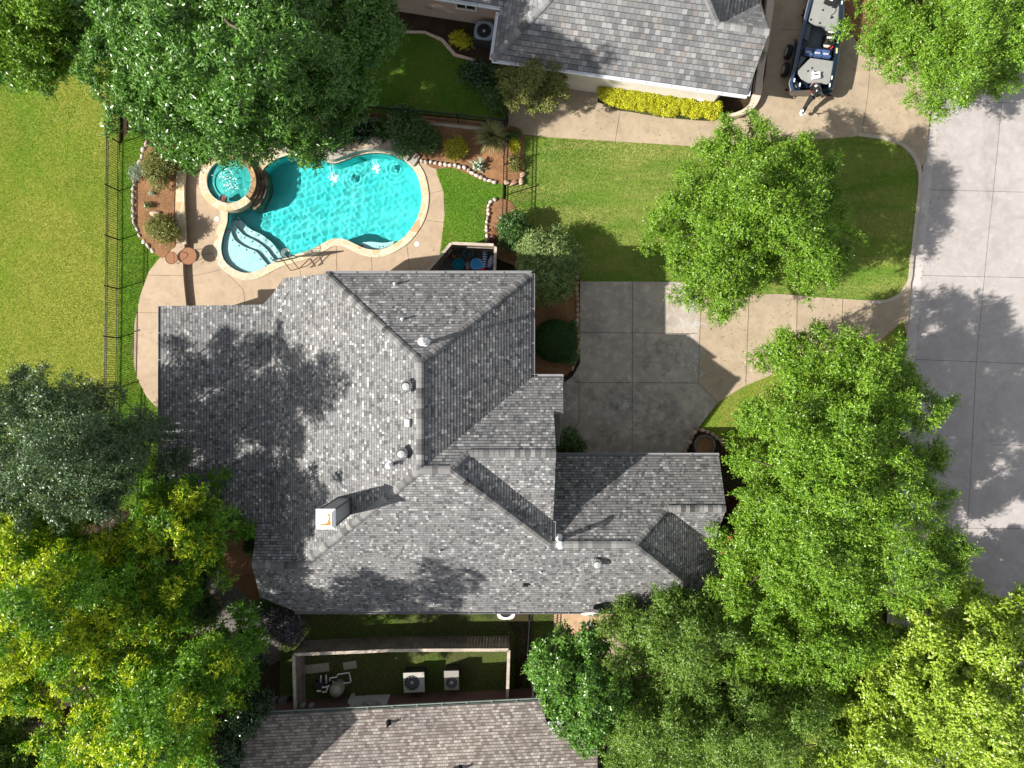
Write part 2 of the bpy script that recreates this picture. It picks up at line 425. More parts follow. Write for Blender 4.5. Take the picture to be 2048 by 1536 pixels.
M['leaf_olive'] = leaf_mat('leaf_olive', [(.05, .075, .015), (.09, .12, .025), (.14, .165, .035), (.22, .20, .05)], (.28, .24, .08), .5, .3, .45, .35)
M['leaf_gold'] = leaf_mat('leaf_gold', [(.16, .17, .015), (.28, .27, .02), (.40, .36, .03), (.50, .43, .05)], None, 0, .35, .45, .35)
M['leaf_hedge'] = leaf_mat('leaf_hedge', [(.26, .28, .014), (.38, .39, .018), (.48, .46, .025), (.55, .50, .05)], None, 0, .35, .5, .3)
M['leaf_box'] = leaf_mat('leaf_box', [(.012, .040, .010), (.02, .065, .014), (.035, .09, .018), (.05, .12, .025)], None, 0, .25, .5, .3)
M['leaf_agave'] = leaf_mat('leaf_agave', [(.16, .22, .15), (.24, .30, .21), (.32, .37, .27)], None, 0, .15, .5, .3)
M['leaf_straw'] = leaf_mat('leaf_straw', [(.10, .12, .035), (.17, .17, .06), (.28, .24, .11), (.40, .34, .18)], None, 0, .25, .5, .3)
M['leaf_red'] = leaf_mat('leaf_red', [(.05, .012, .014), (.10, .025, .02), (.17, .05, .03), (.10, .09, .03)], None, 0, .25, .4, .4)
M['petal_red'] = leaf_mat('petal_red', [(.42, .03, .05), (.55, .06, .09), (.62, .14, .15)], None, 0, .3, .6, .2, (1.2, .8, .8))
M['petal_mauve'] = leaf_mat('petal_mauve', [(.02, .04, .016), (.04, .065, .026), (.12, .09, .13), (.26, .22, .27)], None, 0, .2, .6, .2, (1, .9, 1.1))
M['blade_front'] = leaf_mat('blade_front', [(.035, .125, .008), (.06, .18, .011), (.105, .235, .018), (.19, .285, .035)], (.36, .34, .09), .45, .3, .6, .2)
M['blade_yellow'] = leaf_mat('blade_yellow', [(.05, .155, .005), (.085, .225, .007), (.135, .28, .011), (.20, .32, .025)], (.34, .315, .05), .6, .3, .6, .2)
M['blade_green'] = leaf_mat('blade_green', [(.042, .14, .009), (.075, .20, .013), (.125, .26, .022), (.27, .32, .06)], None, 0, .3, .6, .2)
# ---------------------------------------------------------------- ground, paving, pool
GZ = -0.12      # bare soil level; everything laid on it is a real slab
POOL = smooth(XYs([(459, 420), (455, 445), (446, 475), (443, 500), (450, 522), (468, 538), (492, 546), (516, 541), (541, 528), (560, 519), (585, 511),
                   (612, 503), (640, 490), (665, 478), (690, 479), (712, 489), (735, 498), (762, 499), (786, 489), (808, 474), (827, 450), (839, 424), (843, 394),
                   (838, 361), (826, 338), (806, 320), (780, 309), (748, 306), (716, 311), (692, 320), (668, 327), (644, 320), (612, 308), (572, 312), (540, 326),
                   (522, 348), (519, 372), (508, 392), (488, 408)]), 4)
SPA_C = XY(461, 364, .42); SPA_R = 1.02
COPE = offset(POOL, .36)
def slab(name, poly, z1, mat, z0=None, holes=(), kind='structure'):
    b = MB(); b.prism(poly, GZ if z0 is None else z0, z1, holes)
    o = b.build(name, mat); o['kind'] = kind; return o
g = MB(); g.prism([(-220, -220), (220, -220), (220, 220), (-220, 220)], GZ, GZ, [offset(POOL, .1)])
g.build('ground', M['ground'])['kind'] = 'structure'
# lawns
LEFT_LAWN = XYs([(-300, -400), (236, -400), (238, 285), (238, 560), (235, 700), (231, 880), (228, 960), (120, 1010), (-300, 1060)])
STRIP = smooth(XYs([(241, 288), (300, 270), (318, 300), (290, 320), (276, 360), (270, 400), (272, 440), (284, 478), (312, 505), (326, 516), (303, 545), (287, 590), (274, 650), (270, 705), (278, 752), (298, 792), (330, 830), (335, 950), (300, 1010), (225, 1010), (232, 880), (236, 700), (239, 560)]), 3)
FRONT_LAWN = XYs([(1016, 268), (1100, 275), (1390, 293)]) + smooth(XYs([(1390, 293), (1560, 284), (1716, 273), (1769, 280), (1803, 293), (1826, 317), (1836, 347), (1833, 400), (1826, 460), (1819, 520), (1815, 560), (1800, 585), (1772, 599), (1730, 601), (1690, 598), (1640, 595), (1560, 588), (1480, 590), (1425, 575), (1370, 564)]), 4, False) + XYs([(1160, 563), (1150, 540), (1060, 480), (1012, 400)])
SIDE_LAWN = smooth(XYs([(872, 336), (905, 334), (945, 350), (975, 362), (1005, 366), (1004, 398), (976, 401), (971, 440), (968, 490), (930, 500), (884, 512), (882, 488), (889, 430), (887, 385)]), 3)
RIGHT_LAWN = smooth(XYs([(1364, 912), (1397, 855), (1434, 806), (1461, 789), (1491, 771), (1540, 751), (1640, 705), (1740, 692), (1806, 640), (1800, 800), (1775, 1100), (1745, 1500), (1740, 1700), (1420, 1700), (1430, 1250), (1400, 920)]), 4)
NORTH_LAWN = smooth(XYs([(640, 60), (805, 66), (850, 66), (885, 80), (910, 110), (960, 118), (1000, 140), (1012, 190), (1010, 240), (850, 228), (700, 222), (600, 150)]), 3)
SOUTH_YARD = XYs([(600, 1200), (1060, 1200), (1108, 1215), (1108, 1400), (560, 1410), (560, 1240)])
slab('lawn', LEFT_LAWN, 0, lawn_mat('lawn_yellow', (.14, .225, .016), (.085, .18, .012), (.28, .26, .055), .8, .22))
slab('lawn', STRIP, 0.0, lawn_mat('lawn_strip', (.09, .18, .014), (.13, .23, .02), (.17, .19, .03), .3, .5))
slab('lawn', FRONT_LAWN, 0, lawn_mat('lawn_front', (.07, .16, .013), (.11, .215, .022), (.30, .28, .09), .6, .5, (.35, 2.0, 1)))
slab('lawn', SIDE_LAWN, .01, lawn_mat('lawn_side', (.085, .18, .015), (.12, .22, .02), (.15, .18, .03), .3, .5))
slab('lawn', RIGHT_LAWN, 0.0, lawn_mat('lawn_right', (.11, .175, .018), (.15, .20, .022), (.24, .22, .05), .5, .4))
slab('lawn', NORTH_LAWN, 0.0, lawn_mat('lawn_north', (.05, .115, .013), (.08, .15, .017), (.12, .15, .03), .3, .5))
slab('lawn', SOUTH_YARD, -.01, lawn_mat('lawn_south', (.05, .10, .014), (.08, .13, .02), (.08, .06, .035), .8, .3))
# street, drives
STREET = XYs([(1880, -600), (1866, 170), (1859, 233), (1849, 320), (1838, 420), (1826, 512), (1819, 599), (1814, 679), (1806, 800), (1785, 1100), (1760, 1500), (1730, 2100), (2600, 2100), (2600, -600)])
slab('street', STREET, -.085, M['street'])
DRIVE = XYs([(1395, 564), (1425, 575), (1480, 590), (1560, 588), (1640, 595), (1690, 598), (1730, 601), (1772, 599), (1800, 585), (1816, 558), (1826, 512), (1819, 599), (1814, 679), (1806, 640)]) + smooth(XYs([(1806, 640), (1740, 692), (1640, 705), (1540, 751), (1491, 771), (1461, 789), (1434, 806)]), 3, False) + XYs([(1397, 762), (1397, 700)])
PAD = XYs([(1160, 563), (1395, 564), (1397, 700), (1397, 762), (1434, 806), (1397, 855), (1364, 912), (1350, 950), (1060, 950), (1060, 775), (1120, 772), (1146, 752), (1160, 726), (1160, 690)])
slab('driveway', DRIVE, .03, M['drive'])
slab('driveway', PAD, .03, M['pad'])
NDRIVE = XYs([(1018, 190), (1060, 120), (1190, 150), (1196, 205), (1240, 222), (1330, 232), (1450, 242), (1490, 235), (1518, 205), (1530, 150), (1540, 60), (1545, -300), (1690, -300), (1690, 40), (1712, 82), (1745, 112), (1790, 126), (1840, 122), (1866, 110), (1866, 170), (1859, 233), (1849, 320), (1836, 347), (1826, 317), (1803, 293), (1769, 280), (1716, 273), (1560, 284), (1390, 293), (1100, 275), (1016, 266)])
slab('driveway', NDRIVE, .035, M['drive'])
kb = MB()
for line in ([(1716, 273), (1769, 280), (1803, 293), (1826, 317), (1836, 347), (1833, 400), (1826, 460), (1819, 520), (1815, 560), (1800, 585), (1772, 599), (1730, 601)],):
    c = resample(smooth(XYs(line), 8, False), .22)
    def kerb_side(d):
        out = []
        for i in range(len(c)):
            a, b = c[max(i - 1, 0)], c[min(i + 1, len(c) - 1)]
            t = Vector((b[0] - a[0], b[1] - a[1])).normalized(); out.append((c[i][0] + t.y * d, c[i][1] - t.x * d))
        return out
    kb.prism(kerb_side(-.17) + kerb_side(.0)[::-1], GZ, .06)
kb.build('kerb', M['kerb'])['kind'] = 'structure'
gut = MB(); L1 = XYs([(1866, 170), (1859, 233), (1849, 320), (1838, 420), (1829, 512), (1821, 599), (1814, 679), (1806, 800), (1785, 1100), (1760, 1500)])
gut.prism(L1 + [(x + .5, y) for x, y in L1[::-1]], -.09, -.078)
gut.build('street_gutter', concrete('gutter_concrete', (.42, .385, .365), (.36, .33, .31), (.46, .43, .41), .08, .5))['kind'] = 'structure'
# joints sawn in the concrete (shallow dark strips 4 mm proud of each slab)
def joints(name, lines, z, w=.022):
    b = MB()
    for ln in lines:
        p = [Vector((*XY(*q), 0)) for q in ln]
        for a, c in zip(p[:-1], p[1:]):
            t = (c - a).normalized(); nn = Vector((-t.y, t.x, 0)) * w / 2
            b.mesh([(q.x, q.y, z + .004) for q in (a - nn, c - nn, c + nn, a + nn)], [(0, 1, 2, 3)])
    b.build(name, M['joint'])['kind'] = 'structure'
joints('driveway_joints', [[(1265, 564), (1264, 912)], [(1160, 665), (1395, 667)], [(1148, 764), (1158, 765), (1397, 766)], [(1404, 564), (1398, 700), (1397, 766)], [(1397, 766), (1435, 806)], [(1158, 765), (1158, 845), (1145, 858)], [(1143, 752), (1158, 765)], [(1498, 590), (1494, 690), (1491, 770)], [(1594, 590), (1592, 728)], [(1685, 598), (1681, 700)]], .03)
joints('driveway_joints', [[(1741, 110), (1735, 190), (1722, 274)], [(1560, 60), (1650, 60)], [(1240, 222), (1230, 284)], [(1460, 242), (1452, 290)]], .035, .016)
joints('street_joints', [[(1826, 550), (2300, 560)], [(1814, 718), (2300, 737)], [(1990, 890), (2300, 894)], [(1846, 378), (2300, 390)], [(1780, 1056), (2300, 1060)], [(1862, 200), (2300, 212)], [(2006, 200), (1995, 320), (1975, 512), (1955, 720), (1943, 960), (1925, 1250)]], -.085, .016)
t = NT('pale_stain'); nn = t.noise(7, 7, .75); spd = t.node('ShaderNodeTexNoise', {'Vector': t.pos, 'Scale': 1.6, 'Detail': 3}).outputs[0]
t.done(t.node('ShaderNodeMixShader', {0: t.math('MULTIPLY', t.ramp(t.math('MULTIPLY', nn, t.math('ADD', spd, .5)), [(.50, (0, 0, 0)), (.60, (1, 1, 1))]), .55), 1: t.node('ShaderNodeBsdfTransparent').outputs[0], 2: t.principled((.55, .53, .50), .9)}).outputs[0]); M['stain'] = t.m
t = NT('dark_stain'); nn = t.noise(2.2, 6, .7)
t.done(t.node('ShaderNodeMixShader', {0: t.math('MULTIPLY', t.ramp(nn, [(.46, (0, 0, 0)), (.66, (1, 1, 1))]), .24), 1: t.node('ShaderNodeBsdfTransparent').outputs[0], 2: t.principled((.09, .085, .08), .9)}).outputs[0]); M['dark_stain'] = t.m
t = NT('street_stain'); nn = t.noise(1.6, 6, .7)
t.done(t.node('ShaderNodeMixShader', {0: t.math('MULTIPLY', t.ramp(nn, [(.46, (0, 0, 0)), (.70, (1, 1, 1))]), .12), 1: t.node('ShaderNodeBsdfTransparent').outputs[0], 2: t.principled((.12, .11, .10), .9)}).outputs[0]); M['street_stain'] = t.m
def stains(name, spots, z, mt):
    b = MB()
    for px, py, rx, ry in spots:
        c = XY(px, py); b.prism([(c[0] + rx * S * (1 + .25 * math.sin(3 * a + px)) * math.cos(a), c[1] + ry * S * (1 + .25 * math.sin(2 * a + py)) * math.sin(a)) for a in [2 * math.pi * i / 28 for i in range(28)]], z, z)
    b.build(name, mt)['kind'] = 'structure'
stains('pale_stains', [(1384, 650, 26, 11), (1370, 705, 40, 24), (1378, 745, 30, 18), (1235, 812, 42, 22), (1275, 850, 16, 40), (1252, 632, 8, 8), (1385, 780, 14, 10)], .033, M['stain'])
stains('tyre_stains', [(1230, 790, 60, 30), (1330, 830, 70, 60), (1330, 710, 45, 40), (1200, 880, 40, 24)], .0365, M['dark_stain'])
stains('street_stains', [(1985, 300, 16, 150), (1930, 240, 30, 16)], -.0815, M['street_stain'])
# pool deck and raised terrace
TERR = XYs([(330, 300), (372, 300)]) + smooth(XYs([(372, 300), (369, 345), (370, 400), (371, 450), (374, 492), (371, 530), (373, 570), (379, 625)]), 5, False)
DECK = TERR[1:] + XYs([(379, 650), (900, 700), (882, 560), (882, 515), (884, 480), (889, 430), (887, 385), (872, 338), (838, 322), (815, 300), (700, 292), (560, 290), (450, 300)])
slab('pool_deck', DECK, .0, M['deck'], holes=[POOL])
TERR2 = XYs([(372, 300)]) + TERR[2:] + XYs([(379, 900), (340, 850), (323, 820), (298, 792), (278, 752), (270, 705), (274, 650), (287, 590), (303, 545), (326, 516), (352, 497), (352, 300)])
slab('pool_terrace', TERR2, .27, M['deck'])
joints('deck_joints', [[(455, 548), (487, 580), (490, 612)], [(600, 540), (603, 560)], [(673, 485), (673, 545)], [(742, 500), (744, 545)], [(812, 477), (820, 545)], [(848, 390), (888, 380)], [(850, 440), (888, 445)], [(398, 510), (445, 505)], [(374, 555), (440, 540)], [(372, 420), (398, 420)]], 0, .014)
joints('deck_joints', [[(295, 552), (372, 553)], [(275, 626), (325, 627)]], .27, .014)
BED_W = smooth(XYs([(300, 285), (340, 270), (372, 300), (368, 350), (356, 380), (354, 440), (356, 490), (346, 502), (330, 518), (312, 505), (286, 478), (274, 440), (271, 400), (278, 355), (292, 318)]), 4)
slab('planting_bed', BED_W, .30, M['mulch'])
BED_N = smooth(XYs([(640, 300), (630, 240), (700, 226), (850, 232), (1010, 250), (1046, 268), (1046, 330), (1040, 364), (1008, 368), (975, 364), (945, 352), (905, 336), (872, 338), (845, 324), (815, 298), (745, 282), (690, 296), (660, 300)]), 3)
slab('planting_bed', BED_N, .05, M['mulch'])
slab('planting_bed', smooth(XYs([(978, 402), (1015, 400), (1034, 424), (1052, 470), (1085, 520), (1150, 552), (1158, 610), (1158, 700), (1135, 748), (1060, 760), (1050, 560), (1000, 520), (972, 490), (972, 440)]), 3), .03, M['mulch'])
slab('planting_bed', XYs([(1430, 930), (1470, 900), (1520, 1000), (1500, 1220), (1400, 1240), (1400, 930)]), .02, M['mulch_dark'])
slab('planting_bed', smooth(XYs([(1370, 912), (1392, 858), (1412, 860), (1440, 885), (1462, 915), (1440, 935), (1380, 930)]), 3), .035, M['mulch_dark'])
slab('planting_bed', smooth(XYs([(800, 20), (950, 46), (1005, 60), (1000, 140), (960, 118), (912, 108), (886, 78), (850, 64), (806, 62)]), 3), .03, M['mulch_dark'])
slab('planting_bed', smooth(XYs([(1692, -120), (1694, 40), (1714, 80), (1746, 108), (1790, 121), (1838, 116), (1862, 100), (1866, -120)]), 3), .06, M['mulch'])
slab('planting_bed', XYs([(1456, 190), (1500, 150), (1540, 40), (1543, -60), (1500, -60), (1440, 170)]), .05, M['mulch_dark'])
slab('side_path', XYs([(1108, 1275), (1320, 1278), (1330, 1340), (1108, 1345)]), .0, M['deck'])
slab('bare_earth', XYs([(1108, 1215), (1400, 1215), (1400, 1274), (1108, 1274)]), .0, surf('bare_earth', (.40, .27, .165), .95, .2, 2.5, 30, .4))
slab('gravel_bed', smooth(XYs([(420, 1080), (440, 1120), (470, 1170), (520, 1210), (560, 1240), (560, 1320), (470, 1330), (380, 1260), (385, 1150)]), 4), -.02, M['gravel'], kind='stuff')
slab('planting_bed', smooth(XYs([(420, 1040), (520, 1030), (525, 1180), (560, 1235), (520, 1212), (470, 1172), (440, 1120)]), 4), 0.0, M['mulch'])
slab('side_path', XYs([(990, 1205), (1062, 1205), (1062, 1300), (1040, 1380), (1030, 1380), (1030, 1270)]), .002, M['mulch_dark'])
# pool shell with its shelf, steps and water
def plaster(name, a, b):
    t = NT(name); n = t.noise(.8, 4, .6); n2 = t.noise(60, 2, .7)
    c = t.mix(t.ramp(n, [(.35, (0, 0, 0)), (.65, (1, 1, 1))]), a, b)
    return t.done(t.principled(c, .8, t.bump(n2, .1, .004), 0, .2))
M['plaster'] = plaster('pool_plaster', (.07, .72, .72), (.14, .82, .80))
M['plaster_white'] = plaster('shelf_plaster', (.72, .86, .88), (.80, .90, .90))
M['tile'] = surf('waterline_tile', (.03, .17, .20), .3, .3, 6, 40, .05, 0, .5)
WATER_Z = -.07; FLOOR_Z = -1.25
pool = empty('swimming_pool', (*XY(640, 420), FLOOR_Z), 'freeform swimming pool with turquoise water, white tanning shelf and flagstone coping', 'pool')
b = MB()
n = len(POOL)
b.prism(POOL, FLOOR_Z - .02, FLOOR_Z)
for i in range(n):
    p, q = POOL[i], POOL[(i + 1) % n]
    b.mesh([(p[0], p[1], FLOOR_Z), (q[0], q[1], FLOOR_Z), (q[0], q[1], -.17), (p[0], p[1], -.17)], [(0, 1, 2, 3)])
b.build('shell', M['plaster'], pool)
b = MB()
for i in range(n):
    p, q = POOL[i], POOL[(i + 1) % n]
    b.mesh([(p[0], p[1], -.17), (q[0], q[1], -.17), (q[0], q[1], .0), (p[0], p[1], .0)], [(0, 1, 2, 3)])
b.build('waterline_tile', M['tile'], pool)
b = MB(); b.prism(COPE, -.02, .045, [POOL], False); COPING_MB = b
M['coping'] = flag_mat('coping_stone', [(0, (.40, .28, .16)), (.25, (.47, .37, .22)), (.5, (.52, .45, .33)), (.75, (.40, .35, .26)), (1, (.49, .41, .25))], 1.9, (.50, .46, .38))
b.build('coping', M['coping'], pool)
# shallow shelf and two curved steps in the south-west corner
E0 = [(462, 462), (470, 480), (490, 494), (512, 503), (527, 520), (541, 536)]          # shelf edge
E1 = [(470, 450), (488, 470), (508, 480), (530, 495), (544, 512), (556, 528)]
E2 = [(482, 440), (500, 458), (524, 470), (546, 487), (560, 505), (570, 522)]
def wading(edge, z, top):
    b = MB(); e = smooth(XYs(edge, z), 5, False)
    corner = XYs([(575, 560), (440, 575), (420, 500), (440, 440)], z)
    # clip the slab to just outside the pool wall: corner side hidden in the wall line
    poly = e + corner
    inner = [p for p in offset(POOL, -.004)]
    left = [p for p in inner if inside([p[0]], [p[1]], poly)[0]]
    i0 = min(range(len(left)), key=lambda i: math.dist(left[i], e[-1]))
    j = [p for p in left]
    # order the wall points from the edge's end back to its start
    j.sort(key=lambda p: math.atan2(p[1] - e[len(e) // 2][1], p[0] - e[len(e) // 2][0]))
    c0 = e[len(e) // 2]
    a_end = math.atan2(e[-1][1] - c0[1], e[-1][0] - c0[0])
    j.sort(key=lambda p: (a_end + .15 - math.atan2(p[1] - c0[1], p[0] - c0[0])) % (2 * math.pi))
    b.prism(e + j, FLOOR_Z, z); return b
wading(E0, -.22, 0).build('tanning_shelf', M['plaster_white'], pool)
wading(E1, -.46, 0).build('step', M['plaster_white'], pool)
wading(E2, -.70, 0).build('step', M['plaster_white'], pool)
b = MB()
for i, ed in enumerate((E0, E1, E2)):
    z = (-.22, -.46, -.70)[i]
    for p in resample(smooth(XYs(ed, z), 6, False), .42): b.box((p[0] - .06, p[1] - .07, z + .006), (.07, .07, .008), .5)
for p in ((575, 483), (700, 487), (725, 492), (760, 494), (548, 440), (478, 436)): 
    q = P(p[0], p[1], -.2); b.box((q.x, q.y, -.16), (.07, .07, .008), .3)
b.build('step_tiles', M['tile'], pool)
b = MB(); sb = smooth(XYs([(716, 487), (740, 484), (768, 486), (790, 482)], -.35), 4, False)
b.prism(sb + XYs([(786, 489), (762, 499), (735, 498)], -.35), FLOOR_Z, -.35); b.build('step', M['plaster_white'], pool)
# water with real ripples; the sun's caustics on the floor come from their refraction
def water_mesh(poly, z, step, amp, seed, calm=None):
    rr = np.random.RandomState(seed)
    xs = [p[0] for p in poly]; ys = [p[1] for p in poly]
    gx = np.arange(min(xs) - .2, max(xs) + .2, step); gy = np.arange(min(ys) - .2, max(ys) + .2, step)
    X, Y = np.meshgrid(gx, gy, indexing='ij')
    Z = np.zeros_like(X)
    for lam, a, k in ((.95, .0042, 7), (.55, .0030, 9), (.34, .0017, 10), (.22, .0007, 9)):
        for _ in range(k):
            th = rr.uniform(0, 2 * math.pi); l = lam * rr.uniform(.75, 1.3); ph = rr.uniform(0, 6.28)
            Z += a / math.sqrt(k) * 1.5 * np.sin(2 * math.pi * (X * math.cos(th) + Y * math.sin(th)) / l + ph)
    m = np.ones_like(X)
    if calm is not None: m = .35 + .65 / (1 + np.exp((X - calm[0]) / 1.1)); 
    Z *= amp * m
    for (cx, cy_, aa) in JETS:                     # rings where water falls in
        r = np.hypot(X - cx, Y - cy_); Z += aa * np.sin(r * 30) * np.exp(-r * 3.2)
    Z += z
    ins = inside(X.ravel(), Y.ravel(), offset(poly, .07)).reshape(X.shape)
    idx = -np.ones(X.shape, int); fs = []
    c = ins[:-1, :-1] | ins[1:, :-1] | ins[:-1, 1:] | ins[1:, 1:]
    use = np.zeros_like(ins); use[:-1, :-1] |= c; use[1:, :-1] |= c; use[:-1, 1:] |= c; use[1:, 1:] |= c
    idx[use] = np.arange(use.sum())
    vs = np.stack([X[use], Y[use], Z[use]], 1)
    ii, jj = np.nonzero(c)
    fs = np.stack([idx[ii, jj], idx[ii + 1, jj], idx[ii + 1, jj + 1], idx[ii, jj + 1]], 1)
    return vs.tolist(), fs.tolist()
t = NT('pool_water')
gl = t.node('ShaderNodeBsdfGlass', {'Color': (.80, .985, .985, 1), 'Roughness': 0.0, 'IOR': 1.333}).outputs[0]
M['water'] = t.done(gl)
JETS = [(*XY(668, 357), .004), (*XY(750, 337), .004), (*XY(655, 465), .002)]
b = MB(); b.mesh(*water_mesh(POOL, WATER_Z, .05, .78, 5, XY(700, 400)))
wo = b.build('water', M['water'], pool, smooth=True)
wo.cycles.is_caustics_caster = True
for o in bpy.data.objects:
    if o.parent == pool and o != wo: o.cycles.is_caustics_receiver = True
sun_d.cycles.is_caustics_light = True
# ---------------------------------------------------------------- roofs
def plane(x0, y0, z0, gx, gy): return (z0 - gx * x0 - gy * y0, gx, gy)
def pz(pl, p): return pl[0] + pl[1] * p[0] + pl[2] * p[1]
COURSE = .135
def clip(poly, nx, ny, lim):
    """keep nx*x+ny*y <= lim"""
    out = []
    for i in range(len(poly)):
        a, b = poly[i - 1], poly[i]; da = nx * a[0] + ny * a[1] - lim; db = nx * b[0] + ny * b[1] - lim
        if (da < 0) != (db < 0) and abs(da - db) > 1e-12:
            f = da / (da - db); out.append((a[0] + (b[0] - a[0]) * f, a[1] + (b[1] - a[1]) * f))
        if db <= 0: out.append(b)
    return out
def roof_face(mb, poly, pl, course=COURSE, lift=.010, seed=0):
    g = math.hypot(pl[1], pl[2]); d = (-pl[1] / g, -pl[2] / g); u = (-d[1], d[0])
    w = course / math.sqrt(1 + g * g)
    tm = max(p[0] * d[0] + p[1] * d[1] for p in poly); t0 = min(p[0] * d[0] + p[1] * d[1] for p in poly)
    if area2(poly) < 0: poly = poly[::-1]
    tris = tessellate_polygon([[Vector((*p, 0)) for p in poly]])
    for tr in tris:
        tp = [poly[i] for i in tr]
        if area2(tp) < 0: tp.reverse()
        if abs(area2(tp)) < 1e-6: continue
        a0 = min(p[0] * d[0] + p[1] * d[1] for p in tp); a1 = max(p[0] * d[0] + p[1] * d[1] for p in tp)
        for k in range(int((tm - a1) / w), int((tm - a0) / w) + 1):
            hi = tm - k * w; lo = hi - w
            q = clip(clip(tp, d[0], d[1], hi), -d[0], -d[1], -lo)
            if len(q) < 3 or abs(area2(q)) < 1e-7: continue
            vs = []; uv = []
            for p in q:
                tt = p[0] * d[0] + p[1] * d[1]; f = min(1, max(0, (tt - lo) / w))
                vs.append((p[0], p[1], pz(pl, p) + lift * f + .004))
                uv.append((p[0] * u[0] + p[1] * u[1] + 40 + seed, k + seed * 131 + .002 + .996 * (1 - f)))
            mb.face(vs, uv)
            eb = [(p, v, c) for p, v, c in zip(q, vs, uv) if abs(p[0] * d[0] + p[1] * d[1] - hi) < 1e-5]
            if len(eb) >= 2:
                eb.sort(key=lambda e: e[2][0]); (p0, v0, c0), (p1, v1, c1) = eb[0], eb[-1]
                if c1[0] - c0[0] > 1e-4:
                    y0 = (c0[0], k + seed * 131 + .04); y1 = (c1[0], k + seed * 131 + .04)
                    mb.face([v0, v1, (v1[0], v1[1], v1[2] - lift - .001), (v0[0], v0[1], v0[2] - lift - .001)], [y0, y1, y1, y0])
def roof(house, faces, name='roof', mat=None, course=COURSE, thick=.17, fascia=None, lift=.010):
    mb = MB(); un = MB()
    polys = [f[0] for f in faces]
    for i, (poly, pl) in enumerate(faces):
        roof_face(mb, poly, pl, course, lift, i + 1)
        q = poly if area2(poly) > 0 else poly[::-1]
        tris = tessellate_polygon([[Vector((*p, 0)) for p in q]])
        un.mesh([(p[0], p[1], pz(pl, p) - thick) for p in q], [(t_[2], t_[1], t_[0]) for t_ in tris])
        for k in range(len(q)):
            a, c = q[k], q[(k + 1) % len(q)]
            L = math.dist(a, c)
            if L < 1e-4: continue
            nx, ny = (c[1] - a[1]) / L, -(c[0] - a[0]) / L
            ext = False
            for f in (.25, .5, .75):
                mx, my = a[0] + (c[0] - a[0]) * f + nx * .06, a[1] + (c[1] - a[1]) * f + ny * .06
                if not any(inside([mx], [my], pp)[0] and abs(pz(plj, (mx, my)) - pz(pl, (mx, my))) < .5 for jj, (pp, plj) in enumerate(faces) if jj != i): ext = True
            if ext:
                un.mesh([(a[0], a[1], pz(pl, a) - thick), (c[0], c[1], pz(pl, c) - thick), (c[0], c[1], pz(pl, c) + .012), (a[0], a[1], pz(pl, a) + .012)], [(0, 1, 2, 3)])
    r = mb.build(name, mat or M['shingle'], house)
    un.build('fascia', fascia or M['soffit'], house)
    return r
def caps(parent, lines, mat, name='ridge_caps', w=.15, step=.19, drop=.045):
    mb = MB(); k = 0
    for a, c in lines:
        a, c = Vector(a), Vector(c); L = (c - a).length; t = (c - a).normalized()
        if c.z > a.z: pass
        side = t.cross(Vector((0, 0, 1))).normalized(); upv = side.cross(t).normalized()
        nseg = max(1, int(L / step))
        for i in range(nseg):
            k += 1
            p = a + t * (L * i / nseg); q = a + t * (L * (i + 1) / nseg + .02)
            h0, h1 = (.042, .028) if a.z <= c.z else (.028, .042)
            P0 = [p - side * w - upv * (drop + .0) + upv * h0 * .6, p - side * w * .4 + upv * h0, p + side * w * .4 + upv * h0, p + side * w - upv * drop + upv * h0 * .6]
            P1 = [q - side * w - upv * (drop + .0) + upv * h1 * .6, q - side * w * .4 + upv * h1, q + side * w * .4 + upv * h1, q + side * w - upv * drop + upv * h1 * .6]
            uvs = [(4.5 + k * .0, k + .5)] * 4
            for j in range(3): mb.face([P0[j], P0[j + 1], P1[j + 1], P1[j]], uvs)
            mb.face([P0[0], P0[1], P0[2], P0[3]], uvs); mb.face([P1[3], P1[2], P1[1], P1[0]], uvs)
    return mb.build(name, mat, parent)
def gutter(parent, a, c, mat=None, name='gutter', w=.12, h=.11, out=None):
    """open U channel hung along an eave; OUT is the outward direction in plan"""
    mb = MB(); a, c = Vector(a), Vector(c); o = Vector((*out, 0)).normalized(); th = .012
    a = a + o * .012; c = c + o * .012
    def bx(o0, o1, z0, z1):
        vs = []
        for p in (a, c):
            vs += [p + o * o0 + Vector((0, 0, z0)), p + o * o1 + Vector((0, 0, z0)), p + o * o1 + Vector((0, 0, z1)), p + o * o0 + Vector((0, 0, z1))]
        mb.mesh(vs, [(0, 1, 2, 3), (7, 6, 5, 4), (0, 4, 5, 1), (1, 5, 6, 2), (2, 6, 7, 3), (3, 7, 4, 0)])
    bx(0, w, -h, -h + th); bx(0, th, -h + th, -.02); bx(w - th, w + .006, -h + th, -.004)
    L = (c - a).length; n = max(1, int(L / 1.1))
    for i in range(n + 1):
        p = a + (c - a) * (i / n)
        mb.box(tuple(p + o * w * .5 + Vector((0, 0, -.012))), (.03, .03, .012) if abs(o.x) + abs(o.y) < 1 else (w * abs(o.x) + .03 * abs(o.y), w * abs(o.y) + .03 * abs(o.x), .012))
    return mb.build(name, mat or M['gutter'], parent)
